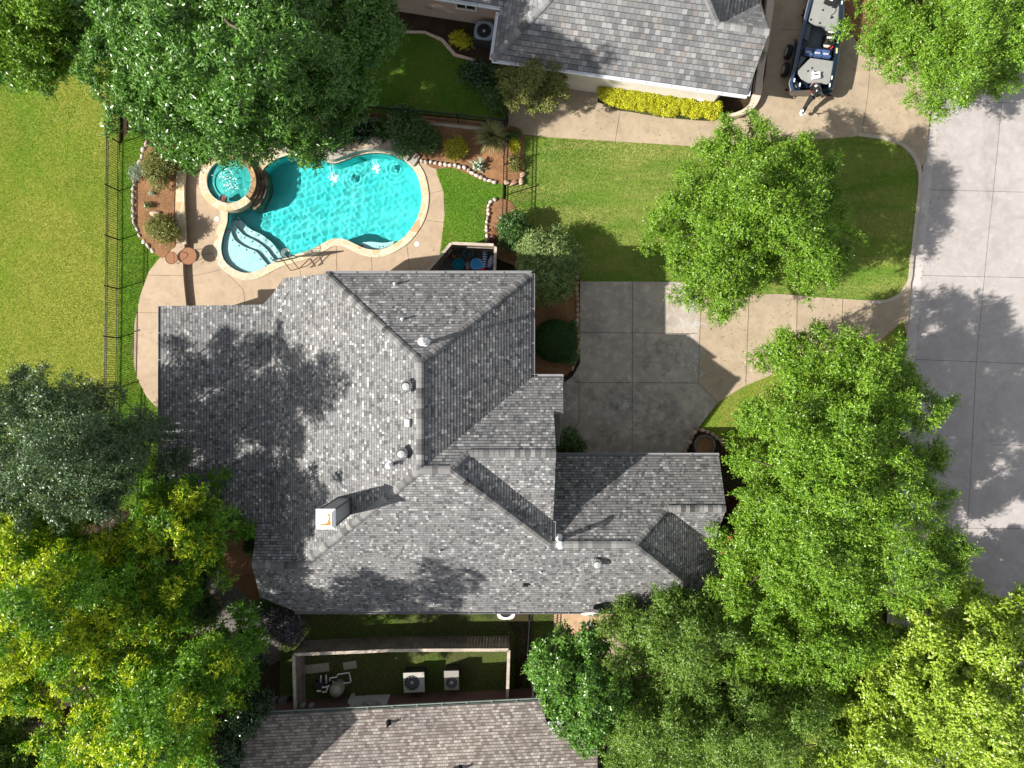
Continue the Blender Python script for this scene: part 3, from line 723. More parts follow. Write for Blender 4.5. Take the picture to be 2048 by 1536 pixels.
# ---------------- the main house
house = empty('house', (-1.0, -2.5, GZ), 'large house with a mottled grey shingle roof of many hips beside the pool', 'house')
pW = plane(-7.774, 0, 5.2, .628, 0); pE = plane(.811, 0, 5.2, -.63, 0); pN = plane(0, 4.573, 5.2, 0, -.718)
pS = plane(0, -3.252, 7.9, 0, .767); pN2 = plane(0, .27, 5.2, 0, -.7666); pGS = plane(0, -2.671, 7.455, 0, .756)
pE2 = plane(1.683, 0, 5.2, -.67, 0); pW2 = plane(-10.6, 0, 3.425, .113, 0); pG = plane(0, -7.725, 4.469, 0, -.663)
pWN = plane(0, -3.256, 2.6, 0, -.785); pE3 = plane(5.10, 0, 5.279, -.657, 0); pG2 = plane(0, -5.36, 4.252, 0, .87)
vA, vB, vC, vD, vE = (-7.774, 4.573), (.811, 4.573), (-3.478, .813), (-3.478, -3.252), (-2.344, -3.252)
vF, vG = (-1.683, -2.671), (1.69, -2.671); vV = (.811, .27)
vJ, vK = (-8.938, -7.725), (-10.6, -6.15)
vX, vY, vZ = (1.565, -6.669), (5.10, -6.669), (6.663, -5.36)
HF = [([vA, vC, vD, vJ, vK, (-10.6, 3.9), (-9.9, 4.60)], pW), ([vB, vV, vD, vC], pE), ([vA, vB, vC], pN),
      ([vD, vV, (2.12, .27), (2.05, -1.18), (1.67, -1.08), vG, vF, vE], pN2),
      ([(-10.6, 3.9), vK, (-15.75, -6.15), (-15.75, 3.5), (-11.0, 3.5)], pW2),
      ([vJ, (-11.07, -7.725), (-11.25, -6.15), vK], pG),
      ([vD, vE, vX, vY, (9.33, -10.29), (-9.84, -10.29), (-11.2, -9.48), (-11.07, -7.725), vJ], pS),
      ([vE, vF, (1.683, -5.659), (1.683, -6.669), vX], pE2), ([vF, vG, (1.71, -5.659), (1.683, -5.659)], pGS),
      ([vX, (1.565, -3.256), (9.35, -3.256), (9.18, -5.36), vZ, vY], pWN), ([vZ, (9.18, -5.36), (9.12, -7.14), (9.02, -7.14)], pG2),
      ([vY, vZ, (9.02, -7.14), (9.20, -7.16), (9.33, -10.29)], pE3)]
def roofz(x, y):
    zs = [pz(pl, (x, y)) for po, pl in HF if inside([x], [y], po)[0]]
    return max(zs) if zs else None
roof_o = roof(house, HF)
def v3(p, pl): return (p[0], p[1], pz(pl, p))
caps(house, [(v3(vA, pN), v3(vC, pN)), (v3(vB, pN), v3(vC, pN)), (v3(vC, pW), v3(vD, pW)), (v3(vD, pS), v3(vE, pS)), (v3(vX, pS), v3(vE, pS)),
             (v3(vF, pN2), v3(vE, pE2)), (v3(vG, pN2), v3(vF, pN2)), (v3(vJ, pS), v3(vD, pS)), (v3((-11.07, -7.725), pS), v3(vJ, pS)),
             (v3(vX, pWN), v3(vY, pWN)), (v3((9.33, -10.29), pE3), v3(vY, pE3)), (v3(vZ, pWN), v3(vY, pWN)), (v3((9.18, -5.36), pWN), v3(vZ, pWN))], M['cap'])
for a, c, pl, out in [(vA, vB, pN, (0, 1)), (vV, vB, pE, (1, 0)), (vV, (2.12, .27), pN2, (0, 1)), ((-15.75, -6.15), (-15.75, 3.5), pW2, (-1, 0)),
                      ((-9.84, -10.29), (9.33, -10.29), pS, (0, -1)), ((1.75, -3.256), (9.35, -3.256), pWN, (0, 1)), ((9.33, -10.2), (9.2, -7.2), pE3, (1, 0)),
                      ((1.683, -6.55), (1.683, -5.72), pE2, (1, 0))]:
    gutter(house, v3(a, pl), v3(c, pl), out=out)
gutter(house, (2.05, .22, 5.05), (2.05, -.45, 5.05), out=(1, 0)); gutter(house, (1.86, -1.85, 5.05), (1.86, -2.55, 5.05), out=(1, 0))
b = MB(); b.mesh([(1.6, -1.25, 5.75), (1.99, -1.25, 5.1), (1.99, -2.55, 5.1), (1.6, -2.55, 5.75)], [(3, 2, 1, 0)]); b.build('pent_roof', surf('dark_felt', (.06, .06, .062), .9), house)
# brick walls up to the soffit
fp = [(-7.4, 4.2), (.45, 4.2), (.45, -.05), (1.35, -.05), (1.35, -3.65), (8.95, -3.65), (8.85, -9.95), (-9.6, -9.95), (-10.8, -9.25), (-10.75, -6.5), (-10.6, -6.5), (-10.6, 3.2), (-9.6, 4.2)]
wb = MB()
def wall_line(mb, a, c, z0, top=None):
    L = math.dist(a, c); n = max(1, int(L / .45))
    for i in range(n):
        p = (a[0] + (c[0] - a[0]) * i / n, a[1] + (c[1] - a[1]) * i / n); q = (a[0] + (c[0] - a[0]) * (i + 1) / n, a[1] + (c[1] - a[1]) * (i + 1) / n)
        zp = (top or roofz)(p[0], p[1]); zq = (top or roofz)(q[0], q[1])
        if zp is None or zq is None: continue
        mb.mesh([(p[0], p[1], z0), (q[0], q[1], z0), (q[0], q[1], zq - .1), (p[0], p[1], zp - .1)], [(0, 1, 2, 3)])
for i in range(len(fp)): wall_line(wb, fp[i], fp[(i + 1) % len(fp)], GZ)
wall_line(wb, (1.35, -3.65), (1.35, -5.4), GZ)
wb.build('wall', M['brick_tan'], house)
for y in (-5.7, -1.4, 3.1): b = MB(); b.box((-15.4, y, 1.2), (.3, .3, 2.6)); b.build('porch_column', M['brick_tan'], house)
def window(parent, c, w, h, out, panes=2):
    o = Vector((*out, 0)).normalized(); s_ = Vector((-o.y, o.x, 0)); c = Vector(c); rz = math.atan2(s_.y, s_.x)
    f = MB()
    for sx in (-1, 1): f.box(tuple(c + s_ * sx * (w / 2 - .03) + o * .03), (.06, .07, h), rz)
    for sz in (-1, 1): f.box(tuple(c + Vector((0, 0, sz * (h / 2 - .03))) + o * .032), (w - .12, .07, .06), rz)
    for k in range(1, panes): f.box(tuple(c + s_ * (-w / 2 + w * k / panes) + o * .034), (.05, .06, h - .12), rz)
    fo = f.build('window', M['white_metal'], parent)
    g_ = MB(); g_.box(tuple(c + o * .012), (w - .1, .02, h - .1), rz); g_.build('pane', M['glass'], fo)
for c, w, out in (((-6, 4.2, 3.9), 1.5, (0, 1)), ((-2, 4.2, 3.9), 1.5, (0, 1)), ((-6, 4.2, 1.4), 1.8, (0, 1)), ((8.93, -8.4, 1.3), 1.6, (1, 0)), ((1.35, -1.6, 3.9), 1.4, (1, 0)), ((4, -9.95, 1.4), 1.5, (0, -1)), ((-4, -9.95, 1.4), 1.5, (0, -1))):
    window(house, c, w, 1.3, out)
# chimney with its sheet metal cap and rust stain
ch = MB(); cc = (-6.83, -4.95)
ch.box((cc[0], cc[1], 7.0), (.56, .60, 3.3)); chim = ch.build('chimney', surf('chimney_siding', (.25, .255, .265), .7, .06), house)
b = MB()
for sx in (-1, 1):
    for sy in (-1, 1): b.box((cc[0] + sx * .285, cc[1] + sy * .305, 6.99), (.05, .05, 3.28))
for z in (5.6, 8.58):
    b.box((cc[0], cc[1] + .305, z), (.52, .03, .10)); b.box((cc[0] + .285, cc[1], z), (.03, .56, .10))
b.build('corner_trim', surf('dark_trim', (.085, .086, .09), .7), chim)
cap_m = surf('cap_metal', (.74, .72, .69), .5, .05, 2, 20, .02)
b = MB()
o_, i_ = .355, .235; zt = 8.66
P4 = lambda r, z: [(cc[0] + sx * r, cc[1] + sy * r * 1.05, z) for sx, sy in ((-1, -1), (1, -1), (1, 1), (-1, 1))]
A, B_, C_ = P4(o_, zt), P4(o_, zt + .07), P4(i_, zt + .16)
b.mesh(A + B_ + C_, [(3, 2, 1, 0)] + [(i, (i + 1) % 4, 4 + (i + 1) % 4, 4 + i) for i in range(4)] + [(4 + i, 4 + (i + 1) % 4, 8 + (i + 1) % 4, 8 + i) for i in range(4)] + [(8, 9, 10, 11)])
capo = b.build('chimney_cap', cap_m, chim)
b = MB()
def stain(pts):
    q = smooth([(cc[0] - .225 + x * .45, cc[1] + .235 - y * .47) for x, y in pts], 4)
    b.prism(q, zt + .1632, zt + .1632)
stain([(.72, .10), (.80, .06), (.90, .10), (.95, .14), (.88, .22), (.90, .35), (.93, .60), (.98, .80), (.92, .93), (.60, .97), (.30, .96), (.10, .98), (.02, .92), (.16, .88), (.08, .80), (.22, .84), (.50, .84), (.66, .76), (.74, .60), (.78, .40), (.78, .25), (.70, .18)])
stain([(.10, .14), (.14, .09), (.19, .13), (.15, .18)])
t = NT('rust'); nn = t.noise(18, 4, .7); t.done(t.principled(t.ramp(nn, [(.35, (.42, .10, .012)), (.6, (.62, .20, .035))]), .9)); M['rust'] = t.m
b.build('rust_stain', M['rust'], capo)
# plumbing vents, turbines, boxes: parts of the roof
def vent_pipe(x, y, h, r=.055, flash=True, hood=False):
    z = roofz(x, y); b = MB()
    b.tube([(x, y, z - .1), (x, y, z + h)], r, 12)
    if flash: b.lathe([(r * 2.4, z - .10), (r * 1.4, z + .06), (r * 1.15, z + .12)], (x, y, 0), 12)
    if hood: b.lathe([(r * .9, z + h - .02), (r * 1.75, z + h + .02), (r * 1.75, z + h + .08), (r * .6, z + h + .17)], (x, y, 0), 14)
    return b.build('vent_pipe', M['white_metal'], house, smooth=False)
def at(px, py, it=3):
    z = 6
    for _ in range(6):
        x, y = XY(px, py, z); zz = roofz(x, y); z = zz if zz is not None else z
    return x, y
for px, py, h, r, hood in ((790, 569, .32, .04, False), (805, 639, .30, .04, False), (852, 687, 1.15, .09, True), (783, 928, .55, .07, True), (1117, 1078, 1.1, .09, True), (880, 1101, .22, .03, False), (869, 1208, .22, .03, False), (1022, 1141, .22, .03, False), (1081, 1143, .22, .03, False)):
    x, y = at(px, py); vent_pipe(x, y, h, r, True, hood)
def turbine(x, y):
    z = roofz(x, y); b = MB()
    b.lathe([(.30, z - .25), (.17, z + .03), (.17, z + .16)], (x, y, 0), 20)
    n = 22
    for k in range(n):
        a = 2 * math.pi * k / n; a2 = a + .35; pts = []
        for th in (0, .35, .7, 1.05, 1.4):
            rr = .12 + .14 * math.sin(.35 + th * 1.55); pts.append((x + rr * math.cos(a + th * .1), y + rr * math.sin(a + th * .1), z + .15 + th * .21))
        for (p, q) in zip(pts[:-1], pts[1:]):
            da = 2 * math.pi / n * .85
            def rot(v, d, s_):
                dx, dy = (v[0] - x) * s_, (v[1] - y) * s_; return (x + dx * math.cos(d) - dy * math.sin(d), y + dx * math.sin(d) + dy * math.cos(d), v[2])
            b.mesh([p, q, rot(q, da, .86), rot(p, da, .86)], [(0, 1, 2, 3)])
    b.lathe([(.15, z + .44), (.13, z + .48), (.03, z + .50)], (x, y, 0), 20)
    b.build('turbine_vent', surf('galvanised', (.40, .40, .40), .5, .1, 4, 50, .02, .3), house)
for px, py in ((815, 773), (806, 906), (1192, 1125)): turbine(*at(px, py))
x, y = at(817, 846); b = MB(); b.box((x, y, roofz(x, y) + .06), (.25, .28, .16), 0, 0, -.62); b.build('box_vent', M['grey_metal'], house)
x, y = at(1051, 1169); b = MB(); b.box((x, y, roofz(x, y) + .05), (.22, .14, .14), 0, .68); b.build('box_vent', M['rubber'], house)
# ---------------- neighbour's house to the north
nb = empty('house', (4.5, 20, GZ), 'neighbouring house with slate grey square shingles and cream walls beside the boat', 'house')
e_ = Vector((.99, -.1405)); n_ = Vector((.1405, .99)); Lp = Vector((-.881, 14.69))
def fr(u, v): q = Lp + e_ * u + n_ * v; return (q.x, q.y)
pz_n = lambda du, dv, z0, u0, v0: (z0 - (du * (e_.x * (Lp.x) * 0)), 0, 0)
def plane_uv(u0, v0, z0, su, sv):
    gx = su * e_.x + sv * n_.x; gy = su * e_.y + sv * n_.y; q = Lp + e_ * u0 + n_ * v0
    return plane(q.x, q.y, z0, gx, gy)
pnS = plane_uv(0, 0, 2.6, 0, .75); pnW = plane_uv(0, 0, 2.6, .75, 0)
uHP, vHP = 9.55, 2.12
pnE = plane_uv(uHP, vHP, 4.19, -.75, 0); pnG = plane_uv(0, vHP, 4.19, 0, -.75)
T1, T2 = (6.0, 6.0), (uHP - 3.88, 6.0)
if T1[0] > T2[0]: T1 = T2 = ((uHP - vHP + 0) / 2 + vHP / 2 + .95, ) * 2
mx_ = (uHP + vHP) / 2
T1 = T2 = (mx_, mx_)
NF = [([fr(0, 0), fr(11.6, 0), fr(11.75, 2.12), fr(uHP, vHP), fr(*T1)], pnS), ([fr(0, 0), fr(*T1), fr(mx_, 14), fr(0, 14)], pnW),
      ([fr(uHP, vHP), fr(uHP + 2.12, vHP + 2.12), fr(uHP + 2.12, 14), fr(mx_, 14), fr(*T2)], pnE), ([fr(11.75, 2.12), fr(11.6, 4.24), fr(uHP + 2.12, vHP + 2.12), fr(uHP, vHP)], pnG)]
W0, W1 = P(700, -34, 2.7), P(1012, 15, 2.7)
ew = Vector((W1.x - W0.x, W1.y - W0.y)).normalized(); nw_ = Vector((-ew.y, ew.x))
pnV = plane(W0.x, W0.y, 2.7, nw_.x * .75, nw_.y * .75)
NF.append(([(W0.x, W0.y), (W1.x, W1.y), (W1.x + nw_.x * .8, W1.y + nw_.y * .8), (W1.x + nw_.x * 3 - ew.x * .5, W1.y + nw_.y * 3 - ew.y * .5), (W1.x + nw_.x * 6 - ew.x * 3.5, W1.y + nw_.y * 6 - ew.y * 3.5), (W0.x + nw_.x * 6, W0.y + nw_.y * 6)], pnV))
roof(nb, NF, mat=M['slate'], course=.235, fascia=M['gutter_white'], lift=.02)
def nz(p, pl): return (p[0], p[1], pz(pl, p))
M['slate_cap'] = shingle_mat('slate_cap', [(0, (.145, .147, .152)), (.4, (.175, .176, .178)), (.8, (.21, .21, .21))], 9.0, butt_shade=.12)
caps(nb, [(nz(fr(0, 0), pnS), nz(fr(*T1), pnS)), (nz(fr(uHP, vHP), pnS), nz(fr(*T2), pnS)), (nz(fr(11.75, 2.12), pnS), nz(fr(uHP, vHP), pnS)), (nz(fr(*T1), pnW), nz(fr(mx_, 14), pnW))], M['slate_cap'], step=.24, w=.17)
gutter(nb, nz(fr(0, 0), pnS), nz(fr(11.6, 0), pnS), M['gutter_white'], out=tuple(-n_)); gutter(nb, nz(fr(0, 2.1), pnW), nz(fr(0, 0), pnW), M['gutter_white'], out=tuple(-e_))
gutter(nb, tuple(W0), tuple(W1), M['gutter_white'], out=tuple(-nw_)); gutter(nb, nz(fr(11.62, .0), pnS), (*fr(11.66, .9), 2.55), M['gutter_white'], out=tuple(e_))
wb = MB()
def nroof(x, y):
    zs = [pz(pl, (x, y)) for po, pl in NF if inside([x], [y], po)[0]]
    return max(zs) if zs else None
wp = [fr(1.0, .55), fr(2.95, .55), fr(2.95, .22), fr(10.55, .22), fr(11.3, 1.3), fr(11.35, 4.0), fr(uHP + 1.9, 4.2), fr(uHP + 1.9, 13)]
for a, c in zip(wp[:-1], wp[1:]): wall_line(wb, a, c, GZ, nroof)
wb.build('wall', M['stucco'], nb)
wb = MB(); w0 = (W0.x + nw_.x * .38, W0.y + nw_.y * .38); w1 = (W1.x + nw_.x * .38 - ew.x * .2, W1.y + nw_.y * .38 - ew.y * .2)
wall_line(wb, w0, w1, GZ, lambda x, y: 2.85); wall_line(wb, w1, fr(.75, .55), GZ, lambda x, y: 2.75); wall_line(wb, fr(.75, .55), fr(1.0, .55), GZ, lambda x, y: 2.75)
wb.build('wall', M['brick_pink'], nb)
q = P(932, 12, 1.6); window(nb, (w0[0] + ew.x * ((q.x - w0[0]) * ew.x + (q.y - w0[1]) * ew.y), w0[1] + ew.y * ((q.x - w0[0]) * ew.x + (q.y - w0[1]) * ew.y), 1.75), .98, .95, tuple(-nw_))
b = MB(); q = Vector(w0) + ew * ((P(857, 19, .8).x - w0[0])); b.box((q.x - nw_.x * .04, q.y - nw_.y * .04, .85), (.28, .08, .20), math.atan2(ew.y, ew.x)); b.build('meter_box', M['grey_metal'], nb)
b = MB(); c_ = fr(2.0, .50); b.box((c_[0], c_[1], 1.1), (1.3, .06, 1.9), math.atan2(e_.y, e_.x)); b.build('door', surf('door_paint', (.40, .47, .52), .5, .05), nb)
# ---------------- neighbour's house to the south
sb_ = empty('house', (-4, -18, GZ), 'neighbouring house with a tan shingle roof and red brick wall along the bottom', 'house')
f_ = Vector((.9987, .0503)); m_ = Vector((.0503, -.9987)); Op = Vector((-11.35, -15.05))
def sr(u, v): q_ = Op + f_ * u + m_ * v; return (q_.x, q_.y)
psN = plane(Op.x, Op.y, 2.4, m_.x * .5, m_.y * .5)
SF = [([sr(-.9, 0), sr(12.7, 0), sr(12.9, .9), sr(15.1, .9), sr(14.7, 6.5), sr(-.4, 6.5)], psN)]
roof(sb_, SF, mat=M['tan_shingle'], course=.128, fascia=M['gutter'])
gutter(sb_, nz(sr(-.9, 0), psN), nz(sr(12.7, 0), psN), surf('gutter_green', (.16, .19, .17), .5), out=tuple(-m_)); gutter(sb_, nz(sr(12.95, .9), psN), nz(sr(15.1, .9), psN), M['gutter_white'], out=tuple(-m_))
def sroof(x, y):
    return pz(psN, (x, y))
wb = MB(); wall_line(wb, sr(-.6, .42), sr(14.8, .42), GZ, sroof); wall_line(wb, sr(14.6, .42), sr(14.4, 6.4), GZ, sroof)
wb.build('wall', M['brick_red'], sb_)
b = MB()      # upper storey beyond the frame, whose gable shades the lower roof
b.mesh([(-24, -22, GZ), (-13.9, -22, GZ), (-13.9, -16.5, GZ), (-24, -16.5, GZ), (-24, -22, 4.2), (-13.9, -22, 4.2), (-13.9, -16.5, 6.8), (-24, -16.5, 6.8), (-24, -17.3, 7.8), (-13.9, -17.3, 7.8)],
       [(0, 1, 5, 4), (1, 2, 6, 9, 5), (2, 3, 7, 6), (3, 0, 4, 8, 7)])
b.build('upper_wall', M['brick_red'], sb_)
SU = [([(-24.2, -17.3), (-13.75, -17.3), (-13.75, -22.3), (-24.2, -22.3)], plane(0, -17.3, 7.95, 0, .73)), ([(-24.2, -17.3), (-24.2, -16.25), (-13.75, -16.25), (-13.75, -17.3)], plane(0, -17.3, 7.95, 0, -1.0))]
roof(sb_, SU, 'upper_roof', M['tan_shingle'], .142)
for px, py, h in ((777, 1447, .35), (858, 1555, .8), (920, 1538, .35)):
    z = 3.2; x, y = XY(px, py, z)
    for _ in range(5): z = pz(psN, (x, y)); x, y = XY(px, py, z)
    b = MB(); b.tube([(x, y, z - .1), (x, y, z + h)], .05, 10); b.lathe([(.17, z - .08), (.08, z + .10)], (x, y, 0), 10); b.build('vent_pipe', M['rubber'], sb_)
b = MB(); q = sr(12.35, .37); b.tube([(q[0], q[1], 2.3), (q[0], q[1], .1), (q[0] - m_.x * .3, q[1] - m_.y * .3, .0)], .05, 8); b.build('downspout', M['gutter_white'], sb_)
# decorative white surround with a round leaf grille on the brick wall
rz_ = math.atan2(f_.y, f_.x)
cW = Vector(sr(4.55, .36))
fr_ = MB(); fr_.box((cW.x, cW.y, 1.2), (1.75, .07, 2.2), rz_)
q = cW - f_ * .95; fr_.box((q.x - m_.x * .05, q.y - m_.y * .05, .35), (.16, .16, 1.0), rz_)
wn_o = fr_.build('wall_panel', surf('panel_white', (.50, .50, .49), .6, .04), sb_)
mrot = Matrix.Rotation(rz_, 4, 'Z') @ Matrix.Rotation(R(90), 4, 'X')
b = MB(); cc2 = (cW.x - m_.x * .05, cW.y - m_.y * .05, 1.35); b.torus(cc2, .62, .04, 32, 8, mrot.to_3x3())
rr_ = random.Random(3)
for k in range(60):
    a = rr_.uniform(0, 6.28); rd = .56 * math.sqrt(rr_.random()); L_ = rr_.uniform(.07, .13)
    p = Vector(cc2) + Vector((f_.x, f_.y, 0)) * rd * math.cos(a) + Vector((0, 0, 1)) * rd * math.sin(a)
    a2 = rr_.uniform(0, 6.28); d = Vector((f_.x, f_.y, 0)) * math.cos(a2) + Vector((0, 0, 1)) * math.sin(a2); s_ = Vector((f_.x, f_.y, 0)) * -math.sin(a2) + Vector((0, 0, 1)) * math.cos(a2)
    oo = Vector((-m_.x, -m_.y, 0)) * rr_.uniform(.0, .03)
    b.mesh([p - d * L_ + oo, p + s_ * L_ * .4 + oo * 1.5, p + d * L_ + oo, p - s_ * L_ * .4 + oo * 1.5], [(0, 1, 2, 3)])
b.build('round_grille', surf('grille', (.34, .33, .30), .6), wn_o)
# ---------------------------------------------------------------- fences
def iron_fence(label, pts, z0, h, bays=None, step=2.42, spacing=.105):
    """black picket fence along a plan polyline; returns its root"""
    root = empty('iron_fence', (*pts[0], z0), label, 'fence')
    posts = []
    for a, c in zip(pts[:-1], pts[1:]):
        L = math.dist(a, c); n = max(1, round(L / step))
        for i in range(n):
            p = Vector(a) + (Vector(c) - Vector(a)) * i / n; q = Vector(a) + (Vector(c) - Vector(a)) * (i + 1) / n
            posts.append(p)
            d = (q - p).normalized(); rz = math.atan2(d.y, d.x); mid = (p + q) / 2; l = (q - p).length - .05
            b = MB()
            for zz in (.14, h - .17, h - .03): b.box((mid.x, mid.y, z0 + zz), (l, .03, .032), rz)
            k = int(l / spacing)
            for j in range(1, k):
                r = p + (q - p) * j / k
                b.box((r.x, r.y, z0 + h / 2), (.017, .017, h - .07), rz)
            b.build('fence_panel', M['black_metal'], root)
    posts.append(Vector(pts[-1]))
    for p in posts:
        b = MB(); b.box((p.x, p.y, z0 + (h + .05) / 2), (.06, .06, h + .05)); b.box((p.x, p.y, z0 + h + .06), (.08, .08, .03), 0, 0, 0, .5)
        b.build('post', M['black_metal'], root)
    return root
iron_fence('long black iron fence between the open yellowish lawn and the pool garden', XYs([(240, 190), (239, 286), (238, 382), (238, 480), (237, 578), (236, 676), (234, 776), (230, 873), (226, 970), (223, 1065)]), 0, 1.15, step=99)
iron_fence('black iron fence in deep shade along the back of the pool bed', XYs([(640, 232), (735, 232), (826, 238), (917, 247), (1010, 258)]), .06, 1.2, step=99)
iron_fence('black iron fence between the pool garden and the front lawn', XYs([(1015, 205), (1012, 258), (1008, 330), (1007, 392), (1004, 490)]), .03, 1.25, step=1.75)
iron_fence('short black iron gate fence between the house and the wooden fence on the south side', XYs([(1058, 1222), (1054, 1286)]), 0, 1.3, step=99)
b = MB(); b.prism(XYs([(640, 235), (735, 236), (826, 242), (917, 251), (985, 258), (985, 264), (917, 257), (826, 248), (735, 242), (640, 241)]), GZ, .10); tag(b.build('kerb_edging', M['kerb']), kind='structure')
def wood_fence(label, pts, z0, h, side=1, cap=.14, step=2.4):
    """board fence: pickets, rails, posts and a flat cap rail"""
    root = empty('wooden_fence', (*pts[0], z0), label, 'fence'); r = random.Random(int(abs(pts[0][0]) * 100))
    posts = []
    for a, c in zip(pts[:-1], pts[1:]):
        a, c = Vector(a), Vector(c); L = (c - a).length; d = (c - a).normalized(); rz = math.atan2(d.y, d.x); nn = Vector((-d.y, d.x)) * side
        n = max(1, round(L / step)); w = .145; k = int(L / w)
        for i in range(n):
            p, q = a + d * L * i / n, a + d * L * (i + 1) / n; posts.append((p, nn)); m = (p + q) / 2
            b = MB(); kk = max(2, int((q - p).length / w))
            for j in range(kk):
                s_ = p + (q - p) * (j + .5) / kk
                b.box((s_.x + nn.x * .05, s_.y + nn.y * .05, z0 + h / 2 - .02 + r.uniform(-.01, .01)), ((q - p).length / kk - r.uniform(.004, .018), .018, h - .06), rz + r.uniform(-.015, .015))
            po = b.build('board_panel', M['wood'], root)
            b = MB()
            for zz in (.25, h * .55, h - .2): b.box((m.x, m.y, z0 + zz), ((q - p).length - .1, .04, .09), rz)
            b.build('rail', M['wood'], root)
            b = MB(); b.box((m.x + nn.x * .02, m.y + nn.y * .02, z0 + h), ((q - p).length + (.02 if i < n - 1 else cap * .0), cap, .038), rz + r.uniform(-.006, .006)); b.build('cap_rail', M['wood_cap'], root)
    posts.append((Vector(pts[-1]), Vector((0, 0))))
    for p, _ in posts:
        b = MB(); b.box((p.x, p.y, z0 + h / 2 - .02), (.1, .1, h - .03)); b.build('post', M['wood'], root)
    return root
wood_fence('grey weathered wooden fence round three sides of the narrow yard with the pool pump', XYs([(613, 1398), (610, 1310 - 27), (800, 1275), (1017, 1274), (1014, 1376)], 0), -.02, 1.76, 1)
fz = 1.62
wood_fence('low brown wooden screen fence enclosing the tubs and pool toys beside the house', XYs([(850, 549), (903, 487), (987, 491)], fz) , .0, fz, 1, .13)
wood_fence('single grey wooden fence panel end standing beside the willow-like shrub', XYs([(990, 494), (988, 546)], fz), .0, fz, 1, .13, 9)
# ---------------------------------------------------------------- pool garden things
spa = empty('spa', (*SPA_C, 0), 'round raised spa with flagstone rim and a stepped brown stone spillway at the pool edge', 'spa')
SC0 = Vector((*XY(463, 366), 0))
def arc(r, a0, a1, n=24, c=None):
    c = c or SC0
    return [(c.x + r * math.cos(R(a0 + (a1 - a0) * i / n)), c.y + r * math.sin(R(a0 + (a1 - a0) * i / n))) for i in range(n + 1)]
def ring(b, r0, r1, a0, a1, z0, z1, n=24):
    b.prism(arc(r1, a0, a1, n) + arc(r0, a0, a1, n)[::-1], z0, z1)
b = MB(); b.prism(arc(1.45, 0, 345, 40) + [], FLOOR_Z, .0); 
b = MB(); ring(b, 1.06, 1.44, 100, 318, -.3, .36, 40); b.build('stone_rim', M['coping'], spa)
M['brown_stone'] = flag_mat('brown_stone', [(0, (.20, .12, .06)), (.3, (.34, .22, .11)), (.6, (.27, .17, .09)), (1, (.42, .30, .17))], 3.2, (.12, .08, .05))
M['dark_stone'] = flag_mat('dark_stone', [(0, (.10, .07, .05)), (.5, (.17, .12, .08)), (1, (.24, .18, .12))], 3.5, (.05, .04, .03))
b = MB(); ring(b, 1.06, 1.30, -42, 100, FLOOR_Z, .31, 24); b.build('spillway_rim', M['brown_stone'], spa)
for i, (r0, r1, z1) in enumerate(((1.30, 1.44, .17), (1.44, 1.57, .05), (1.57, 1.72, -.05))):
    b = MB(); ring(b, r0, r1, -44 - i * 3, 84, FLOOR_Z, z1, 24); b.build('spillway_step', M['dark_stone'], spa)
b = MB(); b.prism(arc(1.06, 0, 357, 40), .05, .055); 
for p, q in zip(arc(1.06, 0, 360, 40)[:-1], arc(1.06, 0, 360, 40)[1:]): b.mesh([(p[0], p[1], .055), (q[0], q[1], .055), (q[0], q[1], .30), (p[0], p[1], .30)], [(0, 1, 2, 3)])
ring(b, .76, 1.05, 0, 357, .055, .13, 40)
so = b.build('shell', plaster('spa_plaster', (.07, .50, .47), (.16, .66, .62)), spa); so.cycles.is_caustics_receiver = True
JETS = []
b = MB(); vs, fs = water_mesh(arc(1.0, 0, 357, 40), .275, .035, .9, 9); b.mesh(vs, fs)
w2 = b.build('water', M['water'], spa, smooth=True); w2.cycles.is_caustics_caster = True
# raised flagstone ledge behind the pool, with two steps at its right end
ledge = empty('stone_ledge', (*XY(745, 296), 0), 'raised grey flagstone ledge curving round the back of the pool', 'ledge')
M['grey_flag'] = flag_mat('grey_flag', [(0, (.27, .24, .20)), (.35, (.36, .33, .29)), (.7, (.31, .29, .26)), (1, (.42, .34, .24))], 1.5, (.20, .17, .13))
inn = smooth(XYs([(618, 300), (645, 318), (668, 325), (692, 318), (716, 309), (748, 304), (782, 307), (803, 317)]), 5, False)
out_ = smooth(XYs([(628, 268), (645, 290), (668, 302), (690, 294), (715, 284), (748, 280), (790, 286), (818, 297)]), 5, False)
b = MB(); b.prism(inn + out_[::-1], -.2, .45); b.build('ledge_stone', M['grey_flag'], ledge)
b = MB(); b.prism(XYs([(803, 317), (818, 297), (829, 304), (815, 325)]), -.2, .30); b.build('step', M['grey_flag'], ledge)
b = MB(); b.prism(XYs([(815, 325), (829, 304), (841, 314), (828, 334)]), -.2, .16); b.build('step', M['grey_flag'], ledge)
# flagstone kerb on the terrace edge
wl_ = MB(); ed = smooth(XYs([(371, 342), (369, 380), (370, 420), (371, 460), (373, 488)], .3), 4, False)
wl_.prism(ed + [(x - .40, y) for x, y in ed[::-1]], .2, .345); tag(wl_.build('garden_wall', M['coping']), 'low flagstone topped wall between the mulch bed and the pool deck', 'wall')
